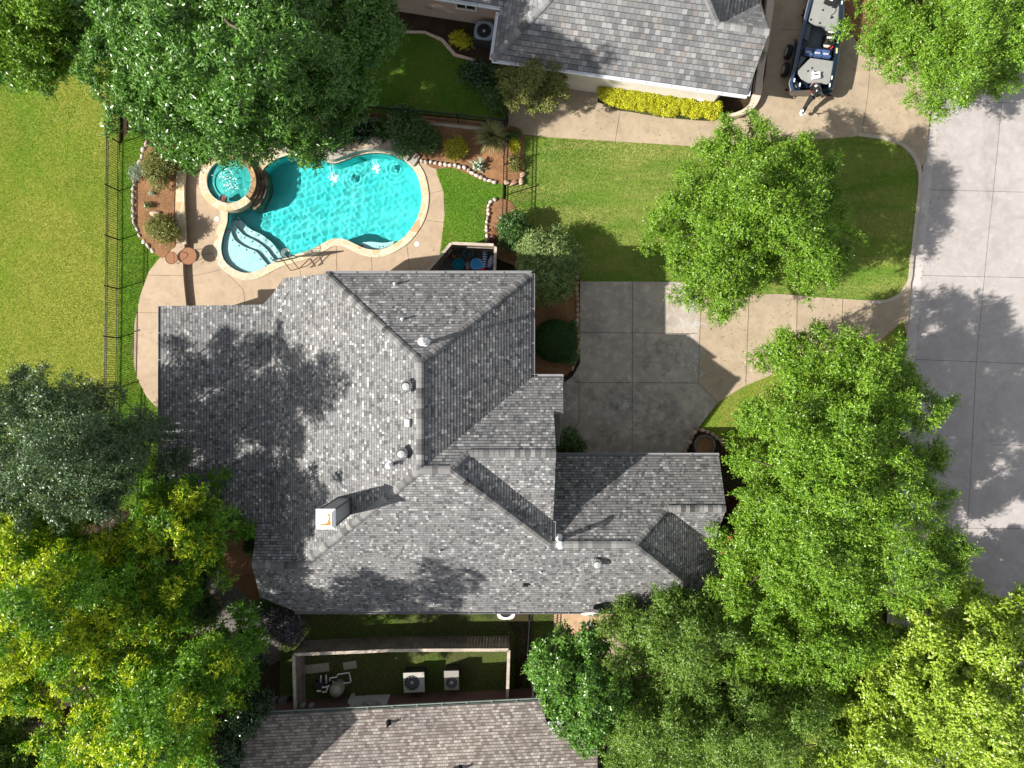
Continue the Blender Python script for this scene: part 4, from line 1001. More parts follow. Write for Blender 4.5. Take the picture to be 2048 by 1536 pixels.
# edging stones of the beds: each a thing
stones = []
def stone_row(label, group, line, step, r, mat, z, seed, closed=False):
    r_ = random.Random(seed); pts = resample(smooth(XYs(line), 8, False), step)
    for i, p in enumerate(pts[:-1]):
        q = pts[i + 1]; a = math.atan2(q[1] - p[1], q[0] - p[0]); k = r_.uniform(.75, 1.2)
        b = MB(); b.rock((p[0] + r_.uniform(-.03, .03), p[1] + r_.uniform(-.03, .03), z + r[2] * .55), (r[0] * k, r[1] * r_.uniform(.8, 1.15), r[2] * r_.uniform(.8, 1.2)), r_.randint(0, 9999), a + r_.uniform(-.2, .2))
        o = b.build('edging_stone', mat, smooth=True); tag(o, label, 'stone', group)
def stone_mat(name, stops):
    t = NT(name); inf = t.node('ShaderNodeObjectInfo').outputs['Random']; n = t.noise(9, 5, .7)
    c = t.ramp(inf, stops); c = t.mix(1.0, c, t.ramp(n, [(.3, (.7, .7, .7)), (.7, (1.2, 1.2, 1.2))]), 'MULTIPLY')
    return t.done(t.principled(c, .85, t.bump(n, .4, .02), 0, .2))
M['river'] = stone_mat('river_stone', [(0, (.30, .23, .19)), (.3, (.42, .34, .29)), (.6, (.50, .44, .40)), (1, (.36, .31, .30))])
M['red_stone'] = stone_mat('red_stone', [(0, (.20, .12, .08)), (.4, (.36, .22, .15)), (.7, (.30, .24, .19)), (1, (.46, .34, .24))])
M['pink_block'] = stone_mat('pink_block', [(0, (.52, .36, .29)), (.5, (.60, .44, .36)), (1, (.56, .42, .36))])
stone_row('rounded pale stone edging the pool bed beside the small lawn', 'round stones edging the pool bed', [(843, 324), (862, 326), (880, 330), (905, 331), (930, 338), (950, 350), (975, 362), (1005, 366)], .235, (.125, .10, .10), M['river'], .05, 1)
stone_row('pale stone edging the mulch bed beside the iron fence', 'stones edging the western mulch bed', [(298, 290), (290, 316), (278, 350), (272, 400), (274, 440), (284, 474), (300, 492), (320, 512), (330, 517)], .33, (.17, .11, .12), M['river'], .2, 2)
stone_row('reddish ledge stone edging the bed outside the fence', 'ledge stones of the eastern bed end', [(1013, 366), (1030, 367), (1043, 362), (1045, 340), (1045, 310)], .36, (.2, .13, .11), M['red_stone'], .05, 3)
stone_row('small pale stone edging the narrow mulch bed', 'stones edging the narrow bed by the screen', [(974, 488), (973, 462), (976, 430), (980, 404), (1005, 401)], .21, (.11, .09, .09), M['river'], .02, 4)
stone_row('brown fieldstone edging the shaded bed along the driveway', 'fieldstones along the driveway bed', [(1152, 556), (1155, 600), (1154, 650), (1156, 690), (1152, 715), (1138, 748)], .26, (.13, .11, .11), M['red_stone'], .02, 5)
stone_row('brown fieldstone around the basin bed', 'fieldstones round the basin bed', [(1366, 912), (1380, 882), (1393, 860), (1408, 862), (1428, 872), (1444, 886), (1458, 905)], .25, (.14, .11, .11), M['red_stone'], .0, 6)
stone_row('pink cut block edging the corner tree bed', 'pink blocks edging the corner bed', [(1745, 94), (1752, 108), (1766, 120), (1785, 129), (1808, 130), (1832, 126)], .42, (.225, .14, .12), M['pink_block'], .03, 7)
b = MB()
cw = smooth(XYs([(1448, 234), (1480, 232), (1506, 218), (1521, 190), (1527, 140), (1536, 90), (1545, 20), (1552, -60)], .3), 6, False)
b.prism(cw + [(x - .30, y + .12) if i < 14 else (x - .34, y) for i, (x, y) in list(enumerate(cw))[::-1]], .0, .42)
tag(b.build('garden_wall', surf('pink_masonry', (.50, .40, .335), .85, .1, 3, 60, .2)), 'low curved pinkish masonry wall round the corner bed of the northern house', 'wall')
b = MB(); b.prism(XYs([(805, 62), (850, 63), (886, 78), (912, 108), (950, 119), (950, 124), (908, 113), (882, 83), (850, 68), (805, 67)]), 0, .07); tag(b.build('lawn_edging', M['pink_block']), kind='structure')
for lab, px, py, z, r, s_, mt in (('tan boulder lying on the dark gravel', 434, 1200, -.02, (.27, .24, .2), 11, surf('tan_rock', (.33, .22, .12), .85)), ('small white rock at the edge of the dark gravel', 473, 1219, -.02, (.14, .12, .12), 12, surf('white_rock', (.5, .48, .48), .85)), ('flat tan rock in the mulch bed above the olive shrub', 311, 428, .3, (.26, .17, .1), 13, surf('flat_rock', (.46, .33, .24), .85))):
    q = P(px, py, z); b = MB(); b.rock((q.x, q.y, z + r[2] * .5), r, s_); tag(b.build('rock', mt, smooth=True), lab, 'rock')
# planters
def planter(label, px, py, z, r, h, mat, rim, soil=True):
    q = P(px, py, z); t_ = empty('planter', (q.x, q.y, z), label, 'planter')
    b = MB(); b.lathe([(r * .6, z), (r * .95, z + h * .6), (r, z + h - .05)], (q.x, q.y, 0), 24); b.build('pot', mat, t_, smooth=True)
    b = MB(); b.torus((q.x, q.y, z + h - .02), r * .95, r * .12, 28, 8); b.build('rim', rim, t_, smooth=True)
    b = MB(); b.lathe([(r * .1, z + h - .08), (r * .88, z + h - .05), (.01, z + h - .04)], (q.x, q.y, 0), 20); b.build('soil', M['mulch'], t_)
    return t_
planter('dark blue glazed pot on the rim of the spa', 450, 399, .36, .17, .24, surf('blue_glaze', (.02, .02, .09), .2, .1, 3, 20, 0, 0, .6), surf('blue_rim', (.05, .05, .16), .25, .1, 3, 20, 0, 0, .6))
pot2 = planter('pot with a pale green rim on the terrace wall', 356, 465, .345, .19, .34, surf('grey_glaze', (.12, .15, .14), .3, .1, 3, 20, 0, 0, .5), surf('pale_glaze', (.50, .60, .52), .3, .1, 3, 20, 0, 0, .5))
planter('round concrete planter bowl in the shaded stone bed by the driveway', 1404, 890, .03, .50, .5, surf('dark_bowl', (.06, .06, .06), .6), surf('dark_bowl_rim', (.10, .10, .10), .5))
# bistro set: round mesh table and chair seat
t = NT('brown_mesh'); sp = t.node('ShaderNodeSeparateXYZ', {0: t.pos})
gx = t.math('LESS_THAN', t.math('FRACT', t.math('MULTIPLY', sp.outputs[0], 55)), .62); gy = t.math('LESS_THAN', t.math('FRACT', t.math('MULTIPLY', sp.outputs[1], 55)), .62)
pb = t.principled((.24, .105, .05), .6); trn = t.node('ShaderNodeBsdfTransparent').outputs[0]
M['brown_mesh'] = t.done(t.node('ShaderNodeMixShader', {0: t.math('MAXIMUM', gx, gy), 1: trn, 2: pb}).outputs[0])
M['brown_metal'] = surf('brown_metal', (.10, .045, .025), .5)
def bistro(name, label, cat, px, py, r, h, back=False):
    z0 = .27; q = P(px, py, z0 + h); t_ = empty(name, (q.x, q.y, z0), label, cat)
    b = MB(); b.lathe([(r, z0 + h - .012), (r, z0 + h)], (q.x, q.y, 0), 32); b.build('seat' if back else 'table_top', M['brown_mesh'], t_)
    b = MB(); b.torus((q.x, q.y, z0 + h), r, .014, 36, 6)
    b.box((q.x, q.y, z0 + h - .02), (2 * r, .022, .012), .1); b.box((q.x, q.y, z0 + h - .021), (.022, 2 * r, .012), .1); b.build('frame', M['brown_metal'], t_)
    for k in range(3 if not back else 4):
        a = .6 + k * 2 * math.pi / (3 if not back else 4); b = MB()
        b.tube([(q.x + r * .8 * math.cos(a), q.y + r * .8 * math.sin(a), z0 + h - .02), (q.x + r * .5 * math.cos(a), q.y + r * .5 * math.sin(a), z0 + h * .5), (q.x + r * .95 * math.cos(a), q.y + r * .95 * math.sin(a), z0)], .012, 6); b.build('leg', M['brown_metal'], t_)
    if back:
        b = MB(); pts = [(q.x + (r + .02) * math.cos(R(a)), q.y + (r + .02) * math.sin(R(a)), z0 + h + .40 * math.sin(R((a + 70) / 140 * 180))) for a in range(-70, 71, 10)]
        b.tube(pts, .013, 6); b.build('backrest', M['brown_metal'], t_)
bistro('bistro_table', 'round brown mesh bistro table at the terrace step', 'table', 376, 512, .41, .36)
bistro('bistro_chair', 'round brown mesh bistro chair with a curved back beside the bistro table', 'chair', 343, 516, .29, .34, True)
# pool basketball hoop
hoop = empty('basketball_hoop', (*XY(610, 530), 0), 'poolside basketball hoop of bent brown tube with a clear framed backboard', 'basketball hoop')
M['tube'] = surf('bronze_tube', (.20, .12, .06), .45, .1, 3, 20, 0, .4)
for a_, b_, c_, d_, zz in (((618, 518), (599, 537), (581, 541), (568, 523), 0), ((637, 514), (614, 532), (597, 537), (583, 519), 1)):
    b = MB(); b.tube([P(*a_, .04), P(*b_, .5), P(*c_, .62), P(*d_, 1.2)], .022, 8); b.build('pole', M['tube'], hoop)
B0, B1 = P(546, 521, .75), P(592, 515, .75); T0, T1_ = P(552, 524, 1.35), P(594, 511, 1.35)
B0, B1, T0, T1_ = Vector(P(544, 520, .8)), Vector(P(588, 511, .8)), Vector(P(554, 524, 1.45)), Vector(P(594, 515, 1.45))
b = MB()
for p, q in ((B0, B1), (T0, T1_), (B0, T0), (B1, T1_), (B0.lerp(B1, .33), T0.lerp(T1_, .33)), (B0.lerp(B1, .68), T0.lerp(T1_, .68))): b.tube([p, q], .028, 6)
bo = b.build('backboard_frame', M['black_metal'], hoop)
t = NT('clear_board'); t.done(t.node('ShaderNodeMixShader', {0: .22, 1: t.node('ShaderNodeBsdfTransparent').outputs[0], 2: t.principled((.75, .75, .72), .2)}).outputs[0])
nrm = (B1 - B0).cross(T0 - B0).normalized() * .006
b = MB(); b.mesh([B0 + nrm, B1 + nrm, T1_ + nrm, T0 + nrm, B0 - nrm, B1 - nrm, T1_ - nrm, T0 - nrm], [(0, 1, 2, 3), (7, 6, 5, 4), (0, 4, 5, 1), (1, 5, 6, 2), (2, 6, 7, 3), (3, 7, 4, 0)]); b.build('backboard', t.m, bo)
rc = P(570, 505, 1.0); b = MB(); b.torus(rc, .23, .012, 28, 6); b.tube([tuple(B0.lerp(B1, .5)), (rc.x, rc.y - .22, rc.z)], .015, 6); b.build('rim', M['black_metal'], hoop)
b = MB()
for k in range(14):
    a = 2 * math.pi * k / 14; a2 = a + .45
    b.tube([(rc.x + .23 * math.cos(a), rc.y + .23 * math.sin(a), rc.z), (rc.x + .17 * math.cos(a2), rc.y + .17 * math.sin(a2), rc.z - .2), (rc.x + .13 * math.cos(a), rc.y + .13 * math.sin(a), rc.z - .4)], .009, 4)
    b.tube([(rc.x + .23 * math.cos(a), rc.y + .23 * math.sin(a), rc.z), (rc.x + .17 * math.cos(a - .45), rc.y + .17 * math.sin(a - .45), rc.z - .2), (rc.x + .13 * math.cos(a), rc.y + .13 * math.sin(a), rc.z - .4)], .009, 4)
b.build('net', M['white_metal'], hoop)
# skimmer lids, water spouts
for i, (px, py, r) in enumerate(((434, 438, .115), (398, 437, .06), (834, 488, .12))):
    q = P(px, py, 0); b = MB(); b.lathe([(r, .0), (r, .012), (r * .8, .016), (.01, .016)], (q.x, q.y, 0), 24)
    tag(b.build('skimmer_lid', M['pvc']), ('white skimmer lid in the deck left of the pool', 'smallest white deck drain cap left of the pool', 'white skimmer lid in the deck below the right end of the pool')[i], 'lid')
t = NT('foam'); t.done(t.node('ShaderNodeMixShader', {0: t.math('MULTIPLY', t.ramp(t.noise(16, 4, .8), [(.42, (0, 0, 0)), (.60, (1, 1, 1))]), .85), 1: t.node('ShaderNodeBsdfTransparent').outputs[0], 2: t.principled((.85, .93, .93), .5)}).outputs[0]); M['foam'] = t.m
for (px, py, sx, sy, lab) in ((668, 357, 664, 322, 'left water jet arching from the ledge into the pool'), (752, 336, 750, 308, 'right water jet arching from the ledge into the pool')):
    j = empty('water_jet', (*XY(px, py), WATER_Z), lab, 'water jet', 'water jets from the pool ledge'); e0 = Vector(P(px, py, 0)); s0 = Vector(P(sx, sy, .35))
    for d in (-.05, .05):
        b = MB(); pts = [Vector((s0.x + (e0.x - s0.x) * f + d * (1 + f), s0.y + (e0.y - s0.y) * f, .30 + 1.0 * f * (1 - f) - .37 * f * f)) for f in [i / 8 for i in range(9)]]
        b.tube(pts, [.008 + .006 * i / 8 for i in range(9)], 5); b.build('stream', M['foam'], j)
    b = MB(); rr_ = random.Random(px)
    for k in range(70):
        a = rr_.uniform(0, 6.28); rd = abs(rr_.gauss(0, .13)); z = WATER_Z + .012 + max(0, .05 - rd * .15) * rr_.random()
        s_ = rr_.uniform(.012, .04); b.rock((e0.x + rd * math.cos(a), e0.y + rd * math.sin(a), z), (s_, s_, s_ * .5), k)
    b.build('splash_foam', surf('splash_white', (.85, .93, .94), .4, .03, 3, 30, 0), j, smooth=True)
b = MB(); rr_ = random.Random(5); cS = SC0
for k in range(340):
    a = rr_.uniform(0, 6.28); rd = .9 * math.sqrt(rr_.random()); x, y = cS.x + rd * math.cos(a), cS.y + rd * math.sin(a)
    if math.sin(x * 5 + 1) + math.sin(y * 4 + 2.2 + x * 2) < .2: continue
    s_ = rr_.uniform(.006, .022); b.rock((x, y, .283), (s_ * 1.6, s_, s_ * .35), k)
b.build('foam', surf('foam_white', (.80, .90, .88), .4, .03, 3, 30, 0), spa, smooth=True)
# store of pool toys behind the screen fence
def thing(name, label, cat, px, py, z): return empty(name, (*XY(px, py, z), z), label, cat)
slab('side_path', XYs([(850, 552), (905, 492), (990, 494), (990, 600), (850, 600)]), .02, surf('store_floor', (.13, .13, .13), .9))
def tub(label, px, py, r, h, col, dome=False, handle=True):
    z = .02; q = P(px, py, h); t_ = empty('tub', (q.x, q.y, z), label, 'tub'); mt = surf('tub_plastic', col, .4, .06, 2, 20, 0)
    b = MB(); b.lathe([(r * .75, z), (r, z + h - .02), (r * 1.06, z + h), (r * .95, z + h), (r * .8, z + h * .25), (.01, z + h * .2)], (q.x, q.y, 0), 24); b.build('bowl', mt, t_, smooth=True)
    if handle:
        for s_ in (-1, 1):
            b = MB(); b.torus((q.x + s_ * r * 1.08, q.y, z + h - .02), .06, .014, 14, 6); b.build('handle', mt, t_)
tub('large teal plastic tub inside the wooden screen', 917, 528, .27, .42, (.0, .22, .30)); 
tub('grey green round bin against the screen fence', 937, 506, .25, .62, (.10, .14, .13), handle=False)
tb = thing('float_board', 'bright blue half round swim float inside the wooden screen', 'float', 954, 527, .35); q = P(954, 527, .35)
b = MB(); pr = smooth([(q.x - .26, q.y - .22), (q.x + .24, q.y - .23), (q.x + .27, q.y - .05), (q.x + .16, q.y + .17), (q.x - .05, q.y + .24), (q.x - .24, q.y + .14)], 5); b.prism(pr, .02, .35, (), True); b.build('board', surf('blue_plastic', (.01, .24, .62), .35, .05, 2, 20, 0), tb, bevel=.03)
b = MB(); b.tube([(x, y, .352) for x, y in pr] + [(*pr[0], .352)], .018, 6); b.build('edge_trim', surf('pale_blue', (.30, .52, .68), .4), tb)
b = MB(); q = P(935, 531, .4); b.box((q.x, q.y, .21), (.20, .36, .38)); tag(b.build('cooler', surf('mauve_grey', (.16, .14, .15), .6), bevel=.03), 'grey brown box between the teal tub and the blue float', 'box')
b = MB(); q = P(969, 517, .5); b.lathe([(.10, 0), (.11, .02), (.11, .9), (.09, .94)], (0, 0, 0), 14, m=None); me_ = b
b = MB(); t = NT('blue_stripe'); sp = t.node('ShaderNodeSeparateXYZ', {0: t.pos}); w_ = t.math('LESS_THAN', t.math('FRACT', t.math('MULTIPLY', sp.outputs[1], 8.5)), .5)
M['stripe'] = t.done(t.principled(t.mix(w_, (.02, .05, .20), (.42, .55, .68)), .8))
b.tube([(q.x, q.y - .42, .28), (q.x + .01, q.y, .30), (q.x + .02, q.y + .36, .30)], [.10, .12, .11], 12); tag(b.build('rolled_towel', M['stripe']), 'blue and white striped roll lying in the toy store', 'towel')
b = MB(); q = P(980, 524, .3); b.tube([(q.x - .05, q.y - .24, .2), (q.x + .06, q.y + .05, .26), (q.x + .12, q.y + .3, .22)], [.13, .15, .09], 10); tag(b.build('bag', surf('lilac_cloth', (.34, .36, .50), .9, .3, 9, 40, .4), smooth=True), 'crumpled lilac and white bag at the fence end of the toy store', 'bag')
b = MB(); q = P(966, 539, .3); b.rock((q.x, q.y, .22), (.16, .13, .14), 4); tag(b.build('life_vest', surf('red_cloth', (.45, .02, .03), .7), smooth=True), 'red life vest heaped beside the house gutter', 'life vest')
b = MB(); q = P(982, 540, .25); b.rock((q.x, q.y, .17), (.26, .18, .17), 8); tag(b.build('bag', surf('navy_cloth', (.02, .03, .05), .7), smooth=True), 'dark navy bag next to the red life vest', 'bag')
b = MB(); q = P(908, 512, .3); b.rock((q.x, q.y, .17), (.17, .13, .15), 9); tag(b.build('ball', surf('orange_ball', (.30, .10, .05), .6), smooth=True), 'dull orange ball in the dark corner of the screen fence', 'ball')
# ---------------------------------------------------------------- air conditioners and pump
def ac_unit(name, label, px, py, z_top, w, d, h, rz, body, dark, round_=False, off=(0, 0)):
    q = P(px, py, z_top); z0 = z_top - h; t_ = empty(name, (q.x, q.y, z0), label, 'air conditioner')
    m = Matrix.Translation((q.x, q.y, 0)) @ Matrix.Rotation(rz, 4, 'Z')
    def tp(x, y, z): v = m @ Vector((x, y, z)); return (v.x, v.y, v.z)
    fr_ = .5 * min(w, d) * .78
    cx, cy_ = off
    b = MB(); b.box(tp(0, 0, z0 + h / 2 - .02), (w * .97, d * .97, h - .06), rz); b.build('casing', dark, t_, bevel=.03)
    n = 32; hole = [(cx + fr_ * math.cos(2 * math.pi * i / n), cy_ + fr_ * math.sin(2 * math.pi * i / n)) for i in range(n)]
    sq = [(-w / 2, -d / 2), (w / 2, -d / 2), (w / 2, d / 2), (-w / 2, d / 2)]
    if round_: sq = [(math.copysign(abs(math.cos(a)) ** .55, math.cos(a)) * w / 2, math.copysign(abs(math.sin(a)) ** .55, math.sin(a)) * d / 2) for a in [2 * math.pi * (i + .5) / 40 for i in range(40)]]
    b = MB(); b.prism(sq, z_top - .05, z_top, [hole], True); b.v = [tp(*v) for v in b.v]; b.build('top_panel', body, t_)
    b = MB()
    for k in range(12):
        a = 2 * math.pi * k / 12; b.tube([tp(cx + .08 * math.cos(a), cy_ + .08 * math.sin(a), z_top + .015), tp(cx + fr_ * 1.02 * math.cos(a), cy_ + fr_ * 1.02 * math.sin(a), z_top + .003)], .006, 4)
    for rr_ in (.35, .6, .85):
        c3 = tp(cx, cy_, z_top + .008); b.torus(c3, fr_ * rr_, .005, 28, 4)
    b.build('grille', M['grey_metal'] if not round_ else M['rubber'], t_)
    b = MB()
    b.lathe([(.07, z_top - .10), (.07, z_top - .03), (.01, z_top - .02)], tp(cx, cy_, 0)[:2] + (0,), 12)
    for k in range(4):
        a = 2 * math.pi * k / 4 + .5
        p = [(.06, -.05), (fr_ * .92, -.17 * fr_ / .3), (fr_ * .95, .14 * fr_ / .3), (.06, .05)]
        b.mesh([tp(cx + x * math.cos(a) - y * math.sin(a), cy_ + x * math.sin(a) + y * math.cos(a), z_top - .055 - .04 * (y > 0)) for x, y in p], [(0, 1, 2, 3)])
    b.build('fan', surf('fan_grey', (.42, .45, .48), .4, .05), t_)
    b = MB(); b.box(tp(0, 0, z_top - .0505), (w * .9, d * .9, .0)); 
    return t_
M['ac_beige'] = surf('ac_beige', (.36, .34, .31), .5, .06); M['ac_dark'] = surf('ac_dark', (.035, .035, .037), .7)
ac_unit('air_conditioner', 'dark blue grey air conditioner with a round fan by the northern house wall', 968, 61, .92, .92, .88, .95, -.14, surf('ac_blue', (.22, .27, .31), .45, .06), M['ac_dark'], True)
ac_unit('air_conditioner', 'square pale air conditioner with a spoked fan grille in the narrow yard', 828, 1365, .75, 1.0, .95, .77, .04, M['ac_beige'], M['ac_dark'], False, (-.10, -.02))
ac_unit('air_conditioner', 'smaller taupe air conditioner with a white fan blade in the narrow yard', 903, 1361, .85, .70, .92, .87, .02, surf('ac_taupe', (.24, .22, .20), .5, .06), M['ac_dark'], False, (0, -.12))
ac_unit('air_conditioner', 'round topped white air conditioner peeping out under the southern eave', 1012, 1221, .8, .86, .86, .82, 0, M['white_metal'], M['ac_dark'], True)
pump = empty('pool_pump', (*XY(655, 1370), -.01), 'pool pump with white pipes and a beige tank in the narrow yard', 'pool pump')
q = P(670, 1385, .9); b = MB(); b.lathe([(.30, 0), (.33, .1), (.33, .62), (.28, .80), (.12, .92), (.01, .94)], (q.x, q.y, 0), 24); b.lathe([(.345, .44), (.345, .52)], (q.x, q.y, 0), 24); b.build('filter_tank', surf('beige_tank', (.30, .28, .23), .45, .05), pump, smooth=False)
b = MB()
def pipe(pts, r=.033): b.tube([P(x, y, z) for x, y, z in pts], r, 8)
pipe([(659, 1362, .35), (660, 1356, .5), (674, 1354, .5), (675, 1349, .5), (698, 1345, .5), (702, 1362, .4), (700, 1365, .3), (676, 1368, .3)])
pipe([(642, 1352, .6), (641, 1366, .2)], .042); pipe([(652, 1351, .6), (653, 1366, .2)], .042); pipe([(644, 1375, .5), (652, 1374, .5), (659, 1371, .5)], .042); pipe([(634, 1382, .5), (642, 1382, .5)], .045); pipe([(645, 1384, .5), (652, 1384, .5), (656, 1374, .5)], .045); pipe([(664, 1361, .3), (667, 1364, .5), (671, 1366, .5), (671, 1372, .4), (667, 1373, .3)], .02)
b.build('pipework', M['pvc'], pump)
b = MB(); q = P(640, 1371, .3); b.box((q.x, q.y, .16), (.5, .3, .3)); b.tube([(q.x - .1, q.y + .3, .2), (q.x + .5, q.y + .3, .2)], .13, 14); b.build('motor', M['ac_dark'], pump, bevel=.02)
for px, py in ((605, 1412), (622, 1412)):
    q = P(px, py, 1.6); b = MB(); b.box((q.x, q.y, 1.5), (.2, .12, .3), .05); tag(b.build('electric_box', M['grey_metal'], bevel=.01), ('left' if px < 610 else 'right') + ' grey electrical box on the brick wall behind the pump', 'electrical box')
b = MB(); q = P(634, 1336, 0); b.box((q.x, q.y, .0), (1.2, .42, .08), .12); tag(b.build('concrete_slab', M['kerb']), 'grey concrete slab lying behind the pump pipes', 'slab')
b = MB(); q = P(700, 1330, 0); b.box((q.x, q.y, .0), (.65, .36, .08), .15); tag(b.build('concrete_slab', M['kerb']), 'pale concrete slab nearer the middle of the narrow yard', 'slab')
for i, (px, py, w_) in enumerate(((524, 1412, .4), (543, 1410, .45), (565, 1408, .4))):
    q = P(px, py, .4); b = MB(); b.box((q.x, q.y, .12), (w_, .42, .5), .1); tag(b.build('storage_box', surf('grey_box', (.15, .15, .15), .7), bevel=.02), ('leftmost', 'middle', 'rightmost')[i] + ' of the grey boxes by the corner of the brick wall', 'box', 'grey boxes by the brick wall')
# satellite dish
x, y = at(1178, 1216); z = roofz(x, y)
dish = empty('satellite_dish', (x, y, z), 'white satellite dish with a feed arm on the southern roof edge', 'satellite dish')
mt = Matrix.Rotation(R(62), 3, 'X')
b = MB(); cz = Vector((x, y - .05, z + .62)); vs = []; fs = []
for i in range(7):
    for k in range(24):
        a = 2 * math.pi * k / 24; r = .40 * i / 6
        vs.append(cz + mt @ Vector((r * math.cos(a) * 1.08, r * math.sin(a), .28 * r * r - .02)))
for i in range(6):
    for k in range(24): fs.append((i * 24 + k, i * 24 + (k + 1) % 24, (i + 1) * 24 + (k + 1) % 24, (i + 1) * 24 + k))
b.mesh(vs, fs); d_o = b.build('reflector', M['white_metal'], dish, smooth=True); sm = d_o.modifiers.new('solid', 'SOLIDIFY'); sm.thickness = .012
b = MB(); e0 = cz + mt @ Vector((0, -.40, .02)); e1 = cz + Vector((0, -.50, .04)); b.tube([e0, e1], .02, 8); b.box(tuple(e1), (.10, .07, .08)); b.build('feed_arm', M['white_metal'], dish)
b = MB(); b.tube([(x, y + .1, z - .03), (x, y + .1, z + .45), tuple(cz + Vector((0, .06, 0)))], .025, 8); b.box((x, y + .1, z + .0), (.2, .2, .03), 0, .68); b.build('mast', M['grey_metal'], dish)
# white garden chair hidden in the golden hedge
q = P(1402, 194, .9); gc = empty('garden_chair', (q.x, q.y, .04), 'white metal garden chair half sunk in the golden hedge', 'chair')
b = MB(); b.lathe([(.22, .93), (.22, .96)], (q.x, q.y, 0), 20); b.build('seat', M['white_metal'], gc)
for k in range(4):
    a = .78 + k * 1.571; b = MB(); b.tube([(q.x + .2 * math.cos(a), q.y + .2 * math.sin(a), .93), (q.x + .24 * math.cos(a), q.y + .24 * math.sin(a), .04)], .018, 6); b.build('leg', M['white_metal'], gc)
b = MB(); b.tube([(q.x - .25, q.y + .22, 1.0), (q.x - .25, q.y - .1, 1.22), (q.x + .25, q.y - .1, 1.22), (q.x + .25, q.y + .22, 1.0)], .022, 6); b.build('armrest', M['white_metal'], gc)
# ---------------------------------------------------------------- the bass boat on its trailer
M['navy'] = surf('navy_gelcoat', (.014, .042, .095), .2, .1, 2, 30, 0, .25, .6, .6)
M['navy_dark'] = surf('dark_gelcoat', (.008, .018, .035), .38, .1, 2, 30, 0, .1, .6, .6)
M['carpet'] = surf('grey_carpet', (.235, .235, .225), .95, .06, 3, 220, .3)
M['carpet_dark'] = surf('dark_carpet', (.085, .10, .12), .95, .08, 3, 220, .3)
M['seat_blue'] = surf('seat_blue', (.05, .085, .21), .5, .08); M['seat_grey'] = surf('seat_grey', (.40, .42, .46), .5, .05)
boat = empty('boat', (*XY(1632, 90, 0), .0), 'dark blue bass boat with grey carpeted decks parked on the driveway', 'boat')
GW = 1.20
# gunwale outline at height GW: stern at the bottom of the photo, bow beyond the top edge
portL = [(1583, 181), (1578, 168), (1587, 140), (1597, 90), (1607, 45), (1619, -6), (1631, -70), (1648, -130), (1664, -165)]
starR = [(1664, 178), (1668, 165), (1676, 120), (1683, 60), (1687, 0), (1686, -60), (1680, -125), (1668, -165)]
pl_ = smooth([XY(*p, GW) for p in portL], 4, False); sr_ = smooth([XY(*p, GW) for p in starR], 4, False)
pl_ = resample(pl_, .3); sr_ = resample(sr_, .3)
def samp(line, n):
    d = [0]
    for a, c in zip(line[:-1], line[1:]): d.append(d[-1] + math.dist(a, c))
    return [tuple(np.interp(d[-1] * i / (n - 1), d, [p[k] for p in line]) for k in (0, 1)) for i in range(n)]
NS = 24; PL, SR = samp(pl_, NS), samp(sr_, NS)
b = MB(); ringsN = []
for i in range(NS):
    l, r = Vector(PL[i]), Vector(SR[i]); m = (l + r) / 2; t_ = i / (NS - 1); rise = .22 * t_ ** 2.5; keel = .38 + .45 * t_ ** 3
    ring_ = []
    for f, z in ((1.0, GW + rise), (1.0, GW - .10 + rise), (.93, .78 + rise * .7), (.80, .58 + rise * .6), (.0, keel)):
        ring_.append((m.x + (l.x - m.x) * f, m.y + (l.y - m.y) * f, z))
    for f, z in ((.80, .58 + rise * .6), (.93, .78 + rise * .7), (1.0, GW - .10 + rise), (1.0, GW + rise)):
        ring_.append((m.x + (r.x - m.x) * f, m.y + (r.y - m.y) * f, z))
    ringsN.append(ring_)
k9 = 9
b.mesh([p for rg in ringsN for p in rg], [(i * k9 + j, (i + 1) * k9 + j, (i + 1) * k9 + j + 1, i * k9 + j + 1) for i in range(NS - 1) for j in range(k9 - 1)] + [tuple(range(k9))])
b.build('hull', M['navy_dark'], boat, smooth=True)
def inset(line, other, d):
    out = []
    for p, q in zip(line, other):
        v = Vector((q[0] - p[0], q[1] - p[1])); v.normalize(); out.append((p[0] + v.x * d, p[1] + v.y * d))
    return out
def gz(i): return GW + .22 * (i / (NS - 1)) ** 2.5
b = MB()
IL = inset(PL, SR, .12)
for i in range(NS - 1):
    b.mesh([(*PL[i], gz(i) + .005), (*IL[i], gz(i) + .035), (*IL[i + 1], gz(i + 1) + .035), (*PL[i + 1], gz(i + 1) + .005)], [(3, 2, 1, 0)])
    b.mesh([(*IL[i], gz(i) + .035), (*IL[i], gz(i) - .12), (*IL[i + 1], gz(i + 1) - .12), (*IL[i + 1], gz(i + 1) + .035)], [(0, 1, 2, 3)])
b.build('gunwale', M['navy'], boat, smooth=True)
b = MB(); IR = inset(SR, PL, .20)
for i in range(NS - 1):
    b.mesh([(*SR[i], gz(i) + .005), (*IR[i], gz(i) + .02), (*IR[i + 1], gz(i + 1) + .02), (*SR[i + 1], gz(i + 1) + .005)], [(0, 1, 2, 3)])
    b.mesh([(*IR[i], gz(i) + .02), (*IR[i], gz(i) - .12), (*IR[i + 1], gz(i + 1) - .12), (*IR[i + 1], gz(i + 1) + .02)], [(3, 2, 1, 0)])
b.build('gunwale', M['navy_dark'], boat, smooth=True)
b = MB(); b.tube([(*SR[i], gz(i) - .03) for i in range(NS)], .03, 6); b.tube([(*PL[i], gz(i) - .03) for i in range(NS)], .03, 6); b.build('rub_rail', surf('rub_rail', (.20, .15, .12), .5), boat)
dz = GW - .06
def deck(name, pts, z, mat, th=.09): b_ = MB(); b_.prism(XYs(pts, z), z - th, z, (), True); return b_.build(name, mat, boat, bevel=.012)
